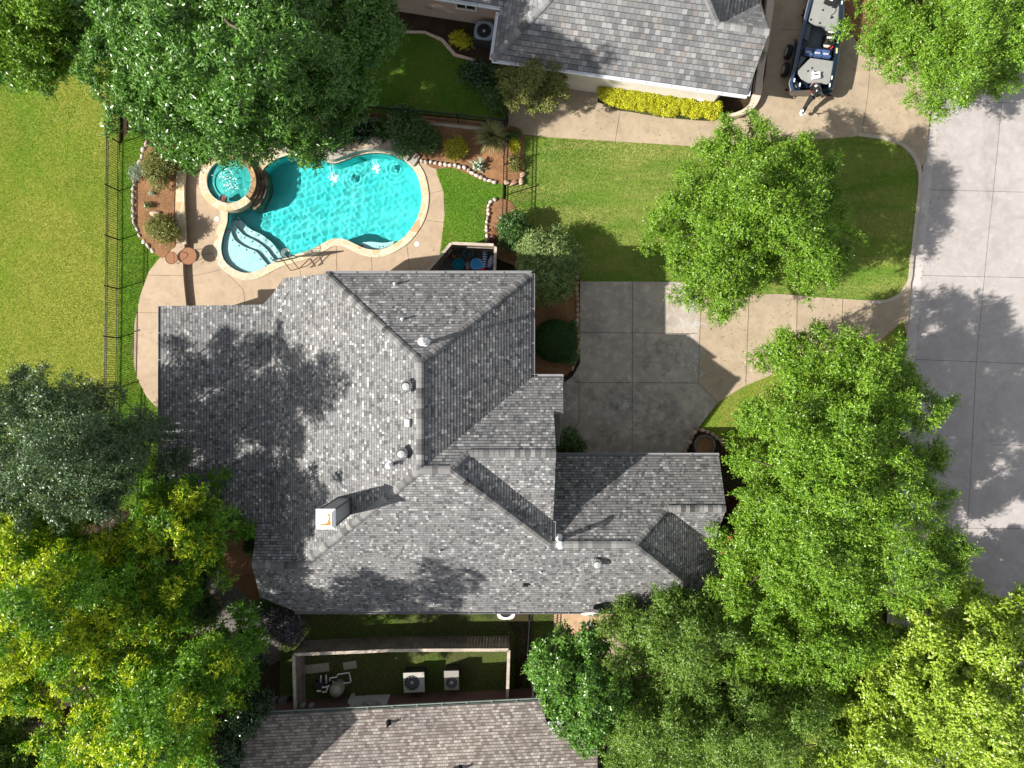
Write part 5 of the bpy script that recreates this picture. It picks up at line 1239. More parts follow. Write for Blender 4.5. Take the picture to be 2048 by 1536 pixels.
deck('cockpit_floor', [(1594, 130), (1612, 40), (1679, 60), (1672, 130)], .68, M['carpet_dark'])
deck('inner_liner', [(1588, 176), (1596, 120), (1678, 110), (1666, 174)], .74, M['navy_dark'])
fd = deck('front_deck', [(1617, 41), (1624, 46), (1634, 50), (1653, 53), (1652, 60), (1676, 64), (1681, 30), (1682, -10), (1680, -70), (1672, -130), (1662, -145), (1650, -115), (1634, -60), (1624, 5)], dz + .02, M['carpet'])
rd = deck('rear_deck', [(1621, 116), (1668, 123), (1663, 163), (1655, 168), (1640, 167), (1618, 165), (1604, 157), (1597, 146), (1596, 140)], dz, M['carpet'])
deck('side_deck', [(1602, 112), (1613, 115), (1596, 138), (1594, 134)], dz - .06, M['carpet_dark']); deck('side_deck', [(1610, 44), (1623, 50), (1616, 82), (1603, 74)], dz - .14, M['carpet_dark'])
# seats
for (px, py) in ((1618, 101), (1636, 103), (1653, 105)):
    q = P(px, py, 1.2); b = MB(); b.box((q.x, q.y - .02, 1.12), (.38, .34, .12), -.15); so_ = b.build('seat', M['seat_blue'], boat, bevel=.04)
    b = MB(); b.box((q.x - .02, q.y - .12, 1.17), (.26, .20, .10), -.15); b.build('cushion', M['seat_grey'], so_, bevel=.03)
    b = MB(); b.box((q.x - .03, q.y - .23, 1.26), (.36, .08, .26), -.15); b.build('backrest', M['seat_blue'], so_, bevel=.03)
b = MB(); b.prism(XYs([(1612, 92), (1666, 98), (1662, 118), (1606, 113)], .95), .66, .95, (), True); b.build('seat_box', M['navy_dark'], boat)
# driver's console with wheel and gauges
q = P(1662, 76, 1.3); con = MB(); con.box((q.x, q.y, 1.05), (.50, .62, .50), -.1, 0, 0, .85); co = con.build('console', M['rubber'], boat, bevel=.05)
b = MB(); b.torus((q.x - .02, q.y - .26, 1.38), .17, .018, 22, 8, Matrix.Rotation(R(-35), 3, 'X')); b.tube([(q.x - .02, q.y - .2, 1.2), (q.x - .02, q.y - .26, 1.38)], .02, 6); b.build('steering_wheel', M['rubber'], co)
b = MB()
for k in range(4): b.lathe([(.045, 1.30), (.045, 1.315)], (q.x - .15 + k * .09, q.y + .02, 0), 14)
b.box((q.x + .02, q.y + .27, 1.31), (.30, .05, .03), -.1); b.build('gauges', M['white_metal'], co)
b = MB(); q = P(1655, 91, 1.1); b.rock((q.x, q.y, 1.1), (.16, .12, .08), 3); b.build('folded_cloth', surf('tan_cloth', (.45, .38, .29), .9), boat, smooth=True)
b = MB(); q = P(1664, 95, 1.15); b.box((q.x, q.y, 1.15), (.16, .07, .05), .7); b.build('fire_extinguisher', surf('red_paint', (.5, .02, .03), .4), boat, bevel=.015)
b = MB(); q = P(1673, 101, 1.2); b.tube([(q.x, q.y - .14, 1.2), (q.x + .01, q.y + .1, 1.2)], .05, 8); b.build('bottle', surf('yellow_bottle', (.62, .55, .16), .4), boat)
# trolling motor on the bow deck, foot pedal and cable
tm = MB(); q = P(1656, 4, 1.35); tm.box((q.x, q.y, 1.36), (.34, .22, .22), -.45); tm.box((q.x + .36, q.y - .02, 1.30), (.12, .50, .10), -.5); tmo = tm.build('trolling_motor', M['rubber'], boat, bevel=.04)
b = MB(); b.box((q.x + .02, q.y + .08, 1.48), (.32, .09, .05), -.45); b.build('motor_cap', M['white_metal'], tmo, bevel=.015)
b = MB(); b.tube([P(x, y, dz + .04) for x, y in ((1671, 15), (1672, 20), (1669, 26), (1663, 30), (1663, 34))], .012, 6); q = P(1662, 36, dz); b.rock((q.x, q.y, dz + .05), (.07, .05, .05), 2); b.build('foot_pedal', M['rubber'], boat)
# raised white seat post base on the rear deck
q = P(1634, 148, 1.3); sp_ = MB(); sp_.box((q.x, q.y + .06, 1.24), (.34, .09, .16), .15); sp_.box((q.x - .02, q.y - .13, 1.24), (.36, .16, .18), .15); sp_.box((q.x - .15, q.y, 1.22), (.06, .32, .14), .15); sp_.box((q.x + .16, q.y - .06, 1.22), (.06, .22, .14), .15)
spo = sp_.build('folded_seat', M['white_metal'], boat, bevel=.03); b = MB(); b.box((q.x, q.y - .02, 1.20), (.28, .28, .10), .15); b.build('seat_hinge', M['rubber'], spo)
b = MB()
for px, py in ((1646, 20), (1640, 46), (1622, 39)): q = P(px, py, dz + .03); b.lathe([(.05, dz + .02), (.05, dz + .032), (.01, dz + .034)], (q.x, q.y, 0), 14)
for px, py in ((1616, 142), (1624, 136)): q = P(px, py, dz); b.lathe([(.045, dz), (.045, dz + .012), (.01, dz + .014)], (q.x, q.y, 0), 14)
b.build('hatch_latches', M['rubber'], boat)
b = MB()
for px, py in ((1684, 5), (1664, 155), (1660, 170), (1589, 160), (1600, 169)): q = P(px, py, 1.27); b.box((q.x, q.y, 1.25), (.05, .16, .05), -.15)
b.build('cleats', M['white_metal'], boat)
b = MB(); b.prism(XYs([(1581, 168), (1590, 160), (1603, 172), (1596, 184), (1584, 180)], 1.0), .6, 1.0, (), True); b.build('stern_box', M['navy_dark'], boat, bevel=.04)
b = MB(); b.prism(XYs([(1648, 174), (1664, 170), (1664, 183), (1650, 191), (1644, 184)], .9), .55, .9, (), True); b.build('stern_box', M['navy'], boat, bevel=.04)
b = MB(); q = P(1592, 173, 1.02); b.box((q.x, q.y, 1.012), (.07, .14, .02), .5); b.build('stern_sticker', M['white_metal'], boat)
# outboard motor tilted over the stern
om = Vector(P(1632, 181, 1.35)); b = MB()
prof = [(.05, -.34), (.20, -.32), (.255, -.20), (.26, .02), (.235, .18), (.16, .30), (.02, .34)]
mo = Matrix.Rotation(R(14), 3, 'Z') @ Matrix.Rotation(R(50), 3, 'X')
b.lathe(prof, tuple(om), 20, .82, 1.12, mo); M['cowl'] = surf('black_cowl', (.012, .012, .014), .18, .1, 2, 20, 0, 0, .6, .7)
ob = b.build('outboard_motor', M['cowl'], boat, smooth=True)
def band(name, z0, z1, mat, a0, a1, g=1.015):
    bb = MB(); n = 14; vs = []
    for z in (z0, (z0 + z1) / 2, z1):
        r = np.interp(z, [p[1] for p in prof], [p[0] for p in prof]) * g + .004
        for k in range(n + 1):
            a = R(a0 + (a1 - a0) * k / n); vs.append(mo @ Vector((r * math.cos(a) * .82, r * math.sin(a) * 1.12, z)) + om)
    bb.mesh(vs, [(j * (n + 1) + k, j * (n + 1) + k + 1, (j + 1) * (n + 1) + k + 1, (j + 1) * (n + 1) + k) for j in range(2) for k in range(n)]); return bb.build(name, mat, ob, smooth=True)
M['red_decal'] = surf('red_decal', (.28, .01, .02), .3, .05); M['silver_decal'] = surf('silver_decal', (.62, .64, .66), .3, .05)
band('red_decal', -.25, -.19, M['red_decal'], 25, 150); band('silver_decal', -.31, -.28, M['silver_decal'], 20, 160); band('silver_decal', -.02, .10, M['silver_decal'], 95, 122); band('red_decal', -.14, .05, M['red_decal'], 180, 200); band('silver_decal', -.05, .12, M['silver_decal'], 202, 212)
b = MB(); pts = [om + Vector((-.05, -.20, -.20)), Vector(P(1620, 199, 1.0)), Vector(P(1611, 213, .78)), Vector(P(1608, 217, .70))]
b.tube(pts, [.15, .12, .085, .08], 10); b.tube([om + Vector((-.02, .05, -.3)), Vector(P(1628, 176, .75))], .13, 8); b.build('outboard_leg', M['rubber'], ob, smooth=True)
gp = Vector(P(1609, 219, .68)); b = MB(); b.lathe([(.01, -.28), (.06, -.2), (.085, 0), (.07, .18), (.03, .26)], tuple(gp), 14, 1, 1, Matrix.Rotation(R(-35), 3, 'Z') @ Matrix.Rotation(R(80), 3, 'X'))
b.mesh([gp + Vector(v) for v in ((-.02, -.05, -.05), (.02, -.05, -.05), (.06, .14, -.38), (.02, .16, -.38))], [(0, 1, 2, 3), (3, 2, 1, 0)]); b.build('gearcase', M['rubber'], ob, smooth=True)
pc = gp + Vector((-.10, -.18, .05)); b = MB()
for k in range(3):
    a = k * 2.094 + .3; mm = Matrix.Rotation(R(-35), 3, 'Z') @ Matrix.Rotation(R(80), 3, 'X') @ Matrix.Rotation(a, 3, 'Z')
    v = [mm @ Vector(p) for p in ((.03, -.03, -.02), (.19, -.09, -.03), (.22, .05, .03), (.12, .10, .04), (.03, .03, .02))]; b.mesh([pc + p for p in v], [(0, 1, 2, 3, 4), (4, 3, 2, 1, 0)])
b.build('propeller', M['white_metal'], ob)
# trailer
tr = empty('boat_trailer', (*XY(1628, 120), .035), 'black tandem axle boat trailer under the bass boat', 'trailer')
b = MB()
for px in (1604, 1656): b.tube([P(px - 6, 176, .42), P(px, 60, .42), P(px + 12, -60, .42), P(1672, -190, .45)], .05, 6)
for py in (101, 140, 30): b.tube([P(1592 + (140 - py) * .1, py, .40), P(1668, py + 6, .40)], .045, 6)
b.build('frame', M['rubber'], tr)
def wheel(px, py):
    c = P(px, py, .36); m = Matrix.Rotation(R(-9), 3, 'Z') @ Matrix.Rotation(R(90), 3, 'Y')
    b = MB(); b.lathe([(.20, -.11), (.30, -.115), (.335, -.08), (.335, .08), (.30, .115), (.20, .11)], tuple(c), 28, 1, 1, m); w_ = b.build('wheel', M['rubber'], tr, smooth=True)
    b = MB(); b.lathe([(.21, -.113), (.195, -.126), (.07, -.118), (.055, -.14), (.01, -.14)], tuple(c), 20, 1, 1, m); b.build('rim', M['grey_metal'], w_)
for px, py in ((1577, 104), (1571, 140), (1661, 118), (1655, 154)): wheel(px, py)
for sx in (0, 88):
    b = MB(); f0, f1 = Vector(P(1593 + sx * .9, 78 + sx * .12, .72)), Vector(P(1581 + sx * .9, 166 + sx * .12, .72))
    d = (f1 - f0); rz = math.atan2(d.y, d.x); m_ = (f0 + f1) / 2
    b.box((m_.x, m_.y, .76), (d.length * .8, .16, .03), rz)
    for f_2, s2 in ((.1, 1), (.9, -1)): q = f0.lerp(f1, .03 if s2 > 0 else .97); b.box((q.x, q.y, .66), (.30, .16, .03), rz, 0, -.7 * s2)
    b.build('fender', M['navy_dark'], tr)
b = MB(); q = P(1588, 181, .5); b.box((q.x + .05, q.y, .45), (.9, .07, .12), -.12); b.box((q.x + 1.45, q.y - .2, .45), (.7, .07, .12), -.12); b.build('light_bar', M['rubber'], tr)
for dx in (-.32, 1.72): b = MB(); b.box((q.x + dx, q.y - .05 - dx * .12, .46), (.18, .05, .10), -.12); b.build('tail_light', surf('red_lens', (.35, .01, .01), .3), tr)
# ---------------------------------------------------------------- foliage
def unit(a): return a / np.maximum(np.linalg.norm(a, axis=-1, keepdims=True), 1e-9)
def leaf_mesh(name, V, rnd, tip, mat, parent, nv=4):
    n = len(V) // nv
    me = bpy.data.meshes.new(name)
    org = np.array(ORG[parent.name]) if parent else np.zeros(3)
    V = (V - org).astype(np.float32)
    me.vertices.add(n * nv); me.vertices.foreach_set('co', V.ravel())
    me.loops.add(n * nv); me.loops.foreach_set('vertex_index', np.arange(n * nv, dtype=np.int32))
    me.polygons.add(n); me.polygons.foreach_set('loop_start', np.arange(0, n * nv, nv, dtype=np.int32))
    a = me.attributes.new('rnd', 'FLOAT', 'POINT'); a.data.foreach_set('value', np.repeat(rnd, nv).astype(np.float32))
    a = me.attributes.new('tip', 'FLOAT', 'POINT'); a.data.foreach_set('value', np.repeat(tip, nv).astype(np.float32))
    me.update(calc_edges=True); me.validate()
    me.materials.append(mat)
    o = bpy.data.objects.new(name, me); COL.objects.link(o)
    if parent: o.parent = parent
    ORG[o.name] = Vector(org)
    return o
DENS = [1.0]
def twigs(clumps, radii, seed, dens, tl, k, L, Wd, up=.25, spread=.45, flat=.7, low=-.3, droop=.0, shell=.6, wide=.8, patch=None):
    """leaves along twigs that grow out of clumps: returns vertices, per-leaf random and place along the twig"""
    r = np.random.RandomState(seed)
    rad = np.asarray(radii, float); cl = np.asarray(clumps, float)
    area = 4 * math.pi * ((rad[:, 0] * rad[:, 1] * rad[:, 2]) ** (2 / 3))
    cnt = np.maximum(6, (area * dens * DENS[0] * r.uniform(.8, 1.2, len(cl))).astype(int))
    ci = np.repeat(np.arange(len(cl)), cnt); N = len(ci)
    u = unit(r.normal(size=(N, 3)))
    neg = u[:, 2] < low; u[neg, 2] *= -1
    st = cl[ci] + u * rad[ci] * (shell + (1 - shell) * r.rand(N, 1) ** .7 * 1.0)
    t = unit(u * .9 + r.normal(size=(N, 3)) * spread + np.array([0, 0, up]))
    ln = tl * r.uniform(.55, 1.35, N)
    s = (np.arange(k) + .6) / k
    p = st[:, None, :] + t[:, None, :] * (ln[:, None, None] * (s - .35)[None, :, None])
    p[:, :, 2] -= droop * (s[None, :] ** 2) * ln[:, None]
    side = unit(np.cross(t, r.normal(size=(N, 3))))
    alt = np.where(np.arange(k) % 2 == 0, 1.0, -1.0)
    d = unit(t[:, None, :] * .6 + side[:, None, :] * alt[None, :, None] * wide + r.normal(size=(N, k, 3)) * .35)
    n = unit(r.normal(size=(N, k, 3)) * .42 + np.array([0, 0, 1.0]) * flat * .45 + u[:, None, :] * .85)
    w = unit(np.cross(n, d)); n = np.cross(d, w)
    ll = L * r.uniform(.65, 1.25, (N, k, 1)); ww = Wd * r.uniform(.7, 1.2, (N, k, 1))
    fold = r.uniform(-.1, .25, (N, k, 1)) * ww
    mid = p + d * ll * .45 + n * fold
    V = np.stack([p, mid + w * ww * .5, p + d * ll - n * ll * .12, mid - w * ww * .5], 2).reshape(-1, 3)
    ct = r.rand(len(cl))
    rnd = np.clip(.55 * r.rand(N, k) + .28 * ct[ci][:, None] + .17 * r.rand(N, 1), 0, 1).ravel()
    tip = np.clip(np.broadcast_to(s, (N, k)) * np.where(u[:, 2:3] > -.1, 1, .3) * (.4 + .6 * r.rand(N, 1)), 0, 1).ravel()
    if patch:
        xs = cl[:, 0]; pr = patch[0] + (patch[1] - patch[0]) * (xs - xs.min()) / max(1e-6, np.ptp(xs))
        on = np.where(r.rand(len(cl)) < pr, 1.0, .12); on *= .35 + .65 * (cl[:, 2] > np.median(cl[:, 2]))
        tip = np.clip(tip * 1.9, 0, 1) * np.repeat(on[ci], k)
    return V, rnd, tip
def poly_dist(pts, poly):
    pts = np.asarray(pts); d = np.full(len(pts), 1e9)
    for i in range(len(poly)):
        a = np.array(poly[i - 1]); c = np.array(poly[i]); v = c - a; L = (v @ v) or 1e-9
        t = np.clip(((pts - a) @ v) / L, 0, 1); d = np.minimum(d, np.linalg.norm(pts - (a + t[:, None] * v), axis=1))
    return d
LEAVES = [0]
def crown_clumps(outline, zb, zt, seed, space, rclump, lower=.45, dome=None, rough=1.0, prof=0.0, grow=-.30, boughs=True):
    """clumps spread through a crown: OUTLINE is the edge of the crown as seen from above, ZB its skirt and ZT its top"""
    r = np.random.RandomState(seed); zm = zb + .55 * (zt - zb)
    poly = [XY(px, py, zm) for px, py in outline]
    poly = offset(poly, grow)
    xs = [p[0] for p in poly]; ys = [p[1] for p in poly]
    c = r.uniform((min(xs), min(ys)), (max(xs), max(ys)), (6000, 2)); c = c[inside(c[:, 0], c[:, 1], poly)]
    d = poly_dist(c, poly); D = d.max() if dome is None else dome
    ok = d > rclump * .95; c = c[ok]; d = d[ok]
    keep = []
    for i in range(len(c)):
        sp_ = space * .98 * (.75 + .5 * r.rand())
        if all((c[i, 0] - c[j, 0]) ** 2 + (c[i, 1] - c[j, 1]) ** 2 > sp_ * sp_ for j in keep): keep.append(i)
    out = []; rad = []
    for i in keep:
        f = min(1, d[i] / D); z = zb + (zt - zb) * ((1 - prof) * math.sqrt(max(0, 1 - (1 - f) ** 2)) + prof * f) * r.uniform(.86, 1.05) + r.normal() * rough * .4
        pk = math.sin(c[i, 0] * 2.4 + 1.7 * math.sin(c[i, 1] * 1.5 + seed)) * math.sin(c[i, 1] * 2.6 + 1.5 * math.sin(c[i, 0] * 1.1))
        if f > .25 and pk > .15: z -= (pk - .15) * 4.2  # hollows between the boughs
        if pk > .75 and r.rand() < .5: continue
        kz = (H - z) / (H - zm)                       # keep the outline where it is seen at its own height
        rr = rclump * r.choice([.6, .85, 1.0, 1.2]) * r.uniform(.9, 1.1)
        out.append((c[i, 0] * kz, c[i, 1] * kz, z - rr * .5)); rad.append((rr, rr, rr * .72))
        if boughs and d[i] < rclump * 2.2:                       # boughs reaching out past the edge
            cen = np.array([sum(xs) / len(xs), sum(ys) / len(ys)]); o_ = c[i] - cen; o_ /= np.linalg.norm(o_) + 1e-6
            for _ in range(r.randint(1, 3)):
                aa = r.normal() * .7; dd = np.array([o_[0] * math.cos(aa) - o_[1] * math.sin(aa), o_[0] * math.sin(aa) + o_[1] * math.cos(aa)]); L_ = r.uniform(.5, 1.35) * rclump / .5
                for q in (.5, .8, 1.05, 1.25):
                    e_ = c[i] * kz + dd * L_ * q * .8; r2 = rclump * (.62 - .3 * q) * r.uniform(.8, 1.2)
                    out.append((e_[0], e_[1], z - .25 * q + r.normal() * .1)); rad.append((r2, r2, r2 * .8))
        for q in range(2 if f > .35 else 1):
            z2 = zb + (z - zb) * r.uniform(.05 + .4 * q, .45 + .4 * q); rr2 = rclump * r.uniform(.8, 1.15)
            out.append((c[i, 0] * kz + r.normal() * .4, c[i, 1] * kz + r.normal() * .4, z2)); rad.append((rr2, rr2, rr2 * .7))
    return np.array(out), np.array(rad)
def tree(label, outline, base, zb, zt, mat, seed, space=.95, rclump=.75, dens=16, tl=.55, k=7, L=.12, Wd=.06, fine=.68, name='tree', cat='tree', trunk_r=.2, limbs=14, group=None, dome=None, prof=.25, grow=-.22, boughs=True, gz0=None, **kw):
    bx, by = XY(*base, 0) ; g0 = GZ if gz0 is None else gz0
    root = empty(name, (bx, by, g0), label, cat, group)
    cl, rad = crown_clumps(outline, zb, zt, seed, space * fine, rclump * fine, dome=dome, prof=prof, grow=grow, boughs=boughs); tl *= .75
    DENS[0] = 2.15
    V, rnd, tip = twigs(cl, rad, seed + 1, dens, tl, k, L, Wd, **kw)
    LEAVES[0] += len(rnd)
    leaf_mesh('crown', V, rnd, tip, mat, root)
    r = random.Random(seed); b = MB(); top = zb + .25 * (zt - zb)
    ctr = cl[:, :2].mean(0); f0 = Vector((bx + (ctr[0] - bx) * .35, by + (ctr[1] - by) * .35, top))
    b.tube([(bx, by, g0), (bx + (f0.x - bx) * .2, by + (f0.y - by) * .2, top * .45), tuple(f0)], [trunk_r * 1.25, trunk_r, trunk_r * .8], 10)
    order = list(range(len(cl))); r.shuffle(order)
    for i in order[:limbs * 2]:
        e = Vector(cl[i]); big = order.index(i) < limbs if limbs < 40 else True
        m1 = f0.lerp(e, .35) + Vector((r.uniform(-.3, .3), r.uniform(-.3, .3), .25)); m2 = f0.lerp(e, .72) + Vector((r.uniform(-.3, .3), r.uniform(-.3, .3), .15))
        s_ = trunk_r * (.34 if big else .16)
        b.tube([tuple(f0), tuple(m1), tuple(m2), tuple(e + Vector((0, 0, .1)))], [s_, s_ * .7, s_ * .42, s_ * .14], 6 if big else 4, False)
    b.build('trunk', M['bark'], root, smooth=True)
    return root
def shrub(name, label, px, py, z, rxyz, mat, seed, n=7, dens=60, tl=.22, k=6, L=.08, Wd=.04, cat='shrub', group=None, outline=None, stem=True, r0=None, **kw):
    """low plant: clumps over an ellipsoid"""
    r = np.random.RandomState(seed); c = P(px, py, z + rxyz[2] * .6)
    root = empty(name, (c.x, c.y, z), label, cat, group)
    cl = []; rad = []
    rr0 = r0 or min(rxyz) * .55
    for i in range(n):
        u = unit(r.normal(size=3)); u[2] = abs(u[2]); f = r.uniform(.2, .75) if n > 1 else 0
        cl.append((c.x + u[0] * rxyz[0] * f, c.y + u[1] * rxyz[1] * f, z + rxyz[2] * (.35 + .5 * u[2] * f))); q = rr0 * r.uniform(.8, 1.15); rad.append((q, q, q * .85))
    V, rnd, tip = twigs(cl, rad, seed, dens, tl, k, L, Wd, **kw); V[:, 2] = np.maximum(V[:, 2], z + .01)
    LEAVES[0] += len(rnd)
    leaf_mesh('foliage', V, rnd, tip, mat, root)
    if stem:
        b = MB()
        for i in range(min(n, 8)):
            e = cl[i]; b.tube([(c.x, c.y, z - .02), ((c.x + e[0]) / 2, (c.y + e[1]) / 2, z + (e[2] - z) * .6), e], [.03, .022, .01], 5, False)
        b.build('stem', M['bark'], root)
    return root
# ---- trees
tree('huge dark green oak with pointed glossy leaves overhanging the pool and the back lawn', [(70, -80), (110, 40), (130, 90), (95, 130), (150, 150), (135, 195), (165, 225), (150, 275), (200, 262), (250, 268), (290, 282), (330, 300), (352, 322), (400, 330), (450, 318), (500, 312), (560, 322), (600, 326), (632, 300), (660, 270), (690, 245), (705, 215), (740, 190), (735, 150), (765, 120), (775, 60), (805, 20), (800, -80), (430, -180)],
     (440, 60), 4.2, 12.6, M['leaf_oak'], 11, prof=.6, space=1.0, rclump=.82, dens=13, tl=.5, k=8, L=.165, Wd=.062, limbs=22, trunk_r=.36, up=.3, spread=.5, flat=.62, wide=.9)
tree('yellow green oak leaning over the top left corner of the back lawn', [(-120, -90), (90, -90), (105, 20), (95, 70), (60, 100), (20, 110), (-10, 90), (-130, 80)], (-20, -30), 4.2, 9.0, M['leaf_elm'], 12, .95, .8, 13, .5, 7, .15, .06, limbs=10, trunk_r=.25, grow=.5)
tree('lone bough of the dark oak reaching left over the lawn', [(5, 85), (40, 78), (85, 90), (75, 140), (30, 150), (0, 125)], (130, 100), 4.0, 6.2, M['leaf_oak'], 13, .7, .55, 13, .45, 7, .15, .06, limbs=5, trunk_r=.09, grow=.25)
tree('dark blue green live oak standing on the left edge of the lawn', [(-120, 760), (-10, 775), (30, 745), (70, 742), (95, 790), (120, 800), (140, 775), (165, 770), (160, 815), (195, 830), (205, 860), (245, 870), (262, 900), (255, 940), (275, 975), (245, 1010), (180, 1030), (90, 1040), (0, 1040), (-120, 1020)],
     (70, 930), 3.6, 12.0, M['leaf_live'], 21, .95, .78, 17, .5, 8, .105, .05, limbs=16, trunk_r=.3, flat=.5, spread=.6, grow=.1, prof=0.05, fine=.74)
tree('bright yellow green tree filling the bottom left corner', [(-160, 1030), (-20, 1020), (40, 1010), (90, 1030), (140, 1050), (190, 1060), (250, 1100), (285, 1160), (330, 1190), (350, 1240), (330, 1290), (260, 1300), (200, 1310), (170, 1360), (150, 1420), (90, 1440), (40, 1430), (-160, 1450)],
     (80, 1220), 3.4, 11.6, M['leaf_yellow'], 31, 1.05, .75, 14, .5, 8, .14, .06, limbs=18, patch=(.95, .25), grow=.1, trunk_r=.28, flat=.5, spread=.55)
tree('yellow tipped green tree overlapping the bottom left corner of the main roof', [(265, 985), (310, 955), (345, 965), (375, 950), (400, 985), (425, 1010), (420, 1055), (430, 1095), (420, 1140), (395, 1165), (380, 1215), (340, 1235), (310, 1210), (270, 1180), (245, 1130), (240, 1050)],
     (330, 1100), 2.0, 9.6, M['leaf_yellow'], 33, .85, .62, 15, .45, 8, .13, .06, limbs=14, patch=(.3, .35), grow=-.3, trunk_r=.2, flat=.5, spread=.55)
tree('yellow green tree along the bottom edge left of the tan roof', [(40, 1440), (100, 1430), (160, 1400), (180, 1340), (240, 1310), (300, 1300), (350, 1270), (410, 1265), (460, 1300), (485, 1340), (480, 1390), (440, 1420), (430, 1470), (420, 1560), (300, 1640), (100, 1640)],
     (270, 1430), 2.4, 12.6, M['leaf_yellow'], 35, .95, .72, 14, .5, 8, .14, .06, limbs=16, patch=(.75, .15), grow=-.25, trunk_r=.26, flat=.5, spread=.55)
tree('dark green tree in the extreme bottom left corner', [(-150, 1430), (40, 1450), (55, 1560), (30, 1640), (-150, 1640)], (-20, 1540), 3.0, 6.0, M['leaf_elm2'], 36, .95, .75, 14, .5, 7, .13, .06, limbs=8, trunk_r=.18)
tree('round light green elm in the middle of the front lawn', [(1400, 270), (1430, 262), (1455, 235), (1480, 250), (1515, 225), (1550, 240), (1575, 225), (1610, 250), (1650, 240), (1680, 268), (1665, 300), (1695, 330), (1700, 365), (1730, 390), (1722, 425), (1735, 450), (1715, 490), (1720, 520), (1690, 560), (1650, 575), (1600, 585), (1560, 570), (1520, 580), (1500, 610), (1490, 655), (1440, 665), (1420, 630), (1395, 600), (1350, 555), (1310, 535), (1320, 480), (1300, 440), (1310, 400), (1330, 370), (1300, 340), (1340, 320), (1385, 310)],
     (1480, 470), 3.0, 8.8, M['leaf_elm'], 41, .92, .66, 21, .55, 9, .095, .05, limbs=18, trunk_r=.22, spread=.5, flat=.55)
tree('largest light green elm spreading over the right lawn and the street edge', [(1545, 650), (1580, 655), (1600, 635), (1640, 650), (1680, 632), (1715, 660), (1740, 690), (1790, 690), (1835, 710), (1850, 745), (1890, 760), (1935, 770), (1920, 820), (1900, 850), (1945, 880), (1935, 910), (1890, 950), (1935, 1000), (1920, 1040), (1950, 1080), (1960, 1120), (1940, 1160), (1950, 1200), (1900, 1230), (1830, 1225), (1750, 1250), (1650, 1250), (1560, 1240), (1480, 1250), (1430, 1230), (1440, 1190), (1420, 1150), (1450, 1100), (1440, 1060), (1490, 1040), (1480, 1000), (1500, 960), (1455, 930), (1440, 895), (1500, 870), (1500, 810), (1560, 770), (1520, 720)],
     (1650, 960), 3.0, 10.2, M['leaf_elm'], 51, .98, .72, 20, .58, 9, .10, .052, limbs=24, trunk_r=.28, spread=.5, flat=.55)
tree('darker feathery elm behind the satellite dish at the south roof edge', [(1260, 1215), (1300, 1225), (1330, 1205), (1370, 1215), (1420, 1205), (1460, 1240), (1480, 1290), (1470, 1350), (1420, 1375), (1350, 1390), (1280, 1380), (1240, 1340), (1230, 1290), (1235, 1250)],
     (1350, 1310), 2.6, 7.2, M['leaf_elm2'], 61, .9, .66, 20, .6, 9, .105, .042, limbs=14, trunk_r=.2, spread=.4, flat=.5, grow=.2)
tree('feathery olive green elm at the bottom edge right of the pear tree', [(1260, 1390), (1320, 1400), (1400, 1385), (1470, 1360), (1530, 1380), (1600, 1385), (1660, 1400), (1690, 1440), (1680, 1490), (1640, 1530), (1620, 1600), (1240, 1620), (1225, 1500), (1250, 1440)],
     (1430, 1480), 2.6, 7.4, M['leaf_elm2'], 62, .92, .68, 20, .6, 9, .105, .042, limbs=14, trunk_r=.2, spread=.4, flat=.5, grow=.2)
tree('green elm between the feathery elms and the big street elm', [(1480, 1240), (1560, 1235), (1650, 1240), (1740, 1250), (1790, 1290), (1770, 1350), (1720, 1390), (1650, 1395), (1560, 1375), (1490, 1350), (1470, 1290)],
     (1630, 1310), 2.2, 6.6, M['leaf_elm'], 63, .95, .7, 19, .55, 9, .10, .05, limbs=12, trunk_r=.2, spread=.5, grow=.45)
tree('yellow green tree with small white glints in the bottom right corner', [(1850, 1240), (1900, 1230), (1960, 1190), (2000, 1210), (2060, 1190), (2160, 1230), (2180, 1620), (1640, 1620), (1690, 1520), (1720, 1430), (1740, 1370), (1800, 1310)],
     (1930, 1420), 2.8, 8.2, M['leaf_lime'], 71, .95, .7, 18, .45, 8, .125, .075, limbs=18, trunk_r=.24, spread=.5, flat=.6, grow=.4)
tree('rounded broad leaf pear tree overlapping the tan roof', [(1075, 1350), (1085, 1320), (1115, 1310), (1140, 1295), (1160, 1275), (1190, 1285), (1210, 1300), (1200, 1335), (1235, 1355), (1250, 1400), (1240, 1450), (1215, 1490), (1180, 1505), (1140, 1490), (1110, 1440), (1080, 1410)],
     (1160, 1395), 2.6, 6.8, M['leaf_pear'], 81, .72, .52, 26, .36, 7, .12, .085, limbs=12, trunk_r=.16, spread=.5, flat=.65, grow=.28, fine=.8, boughs=False)
tree('light green elm over the pink block bed in the top right corner', [(1738, -60), (1728, 20), (1722, 70), (1730, 98), (1742, 95), (1750, 75), (1780, 115), (1830, 110), (1870, 120), (1885, 60), (1890, -60)], (1780, 10), 2.2, 6.2, M['leaf_elm'], 91, .85, .6, 20, .5, 9, .095, .05, limbs=12, trunk_r=.16)
tree('taller light green elm over the street in the top right corner', [(1880, -60), (1875, 60), (1860, 110), (1830, 150), (1815, 175), (1860, 165), (1890, 195), (1930, 220), (1970, 205), (2010, 200), (2040, 150), (2100, 130), (2160, 60), (2150, -80)], (1960, 20), 3.0, 8.0, M['leaf_elm'], 92, .92, .66, 20, .55, 9, .095, .05, limbs=14, trunk_r=.2)
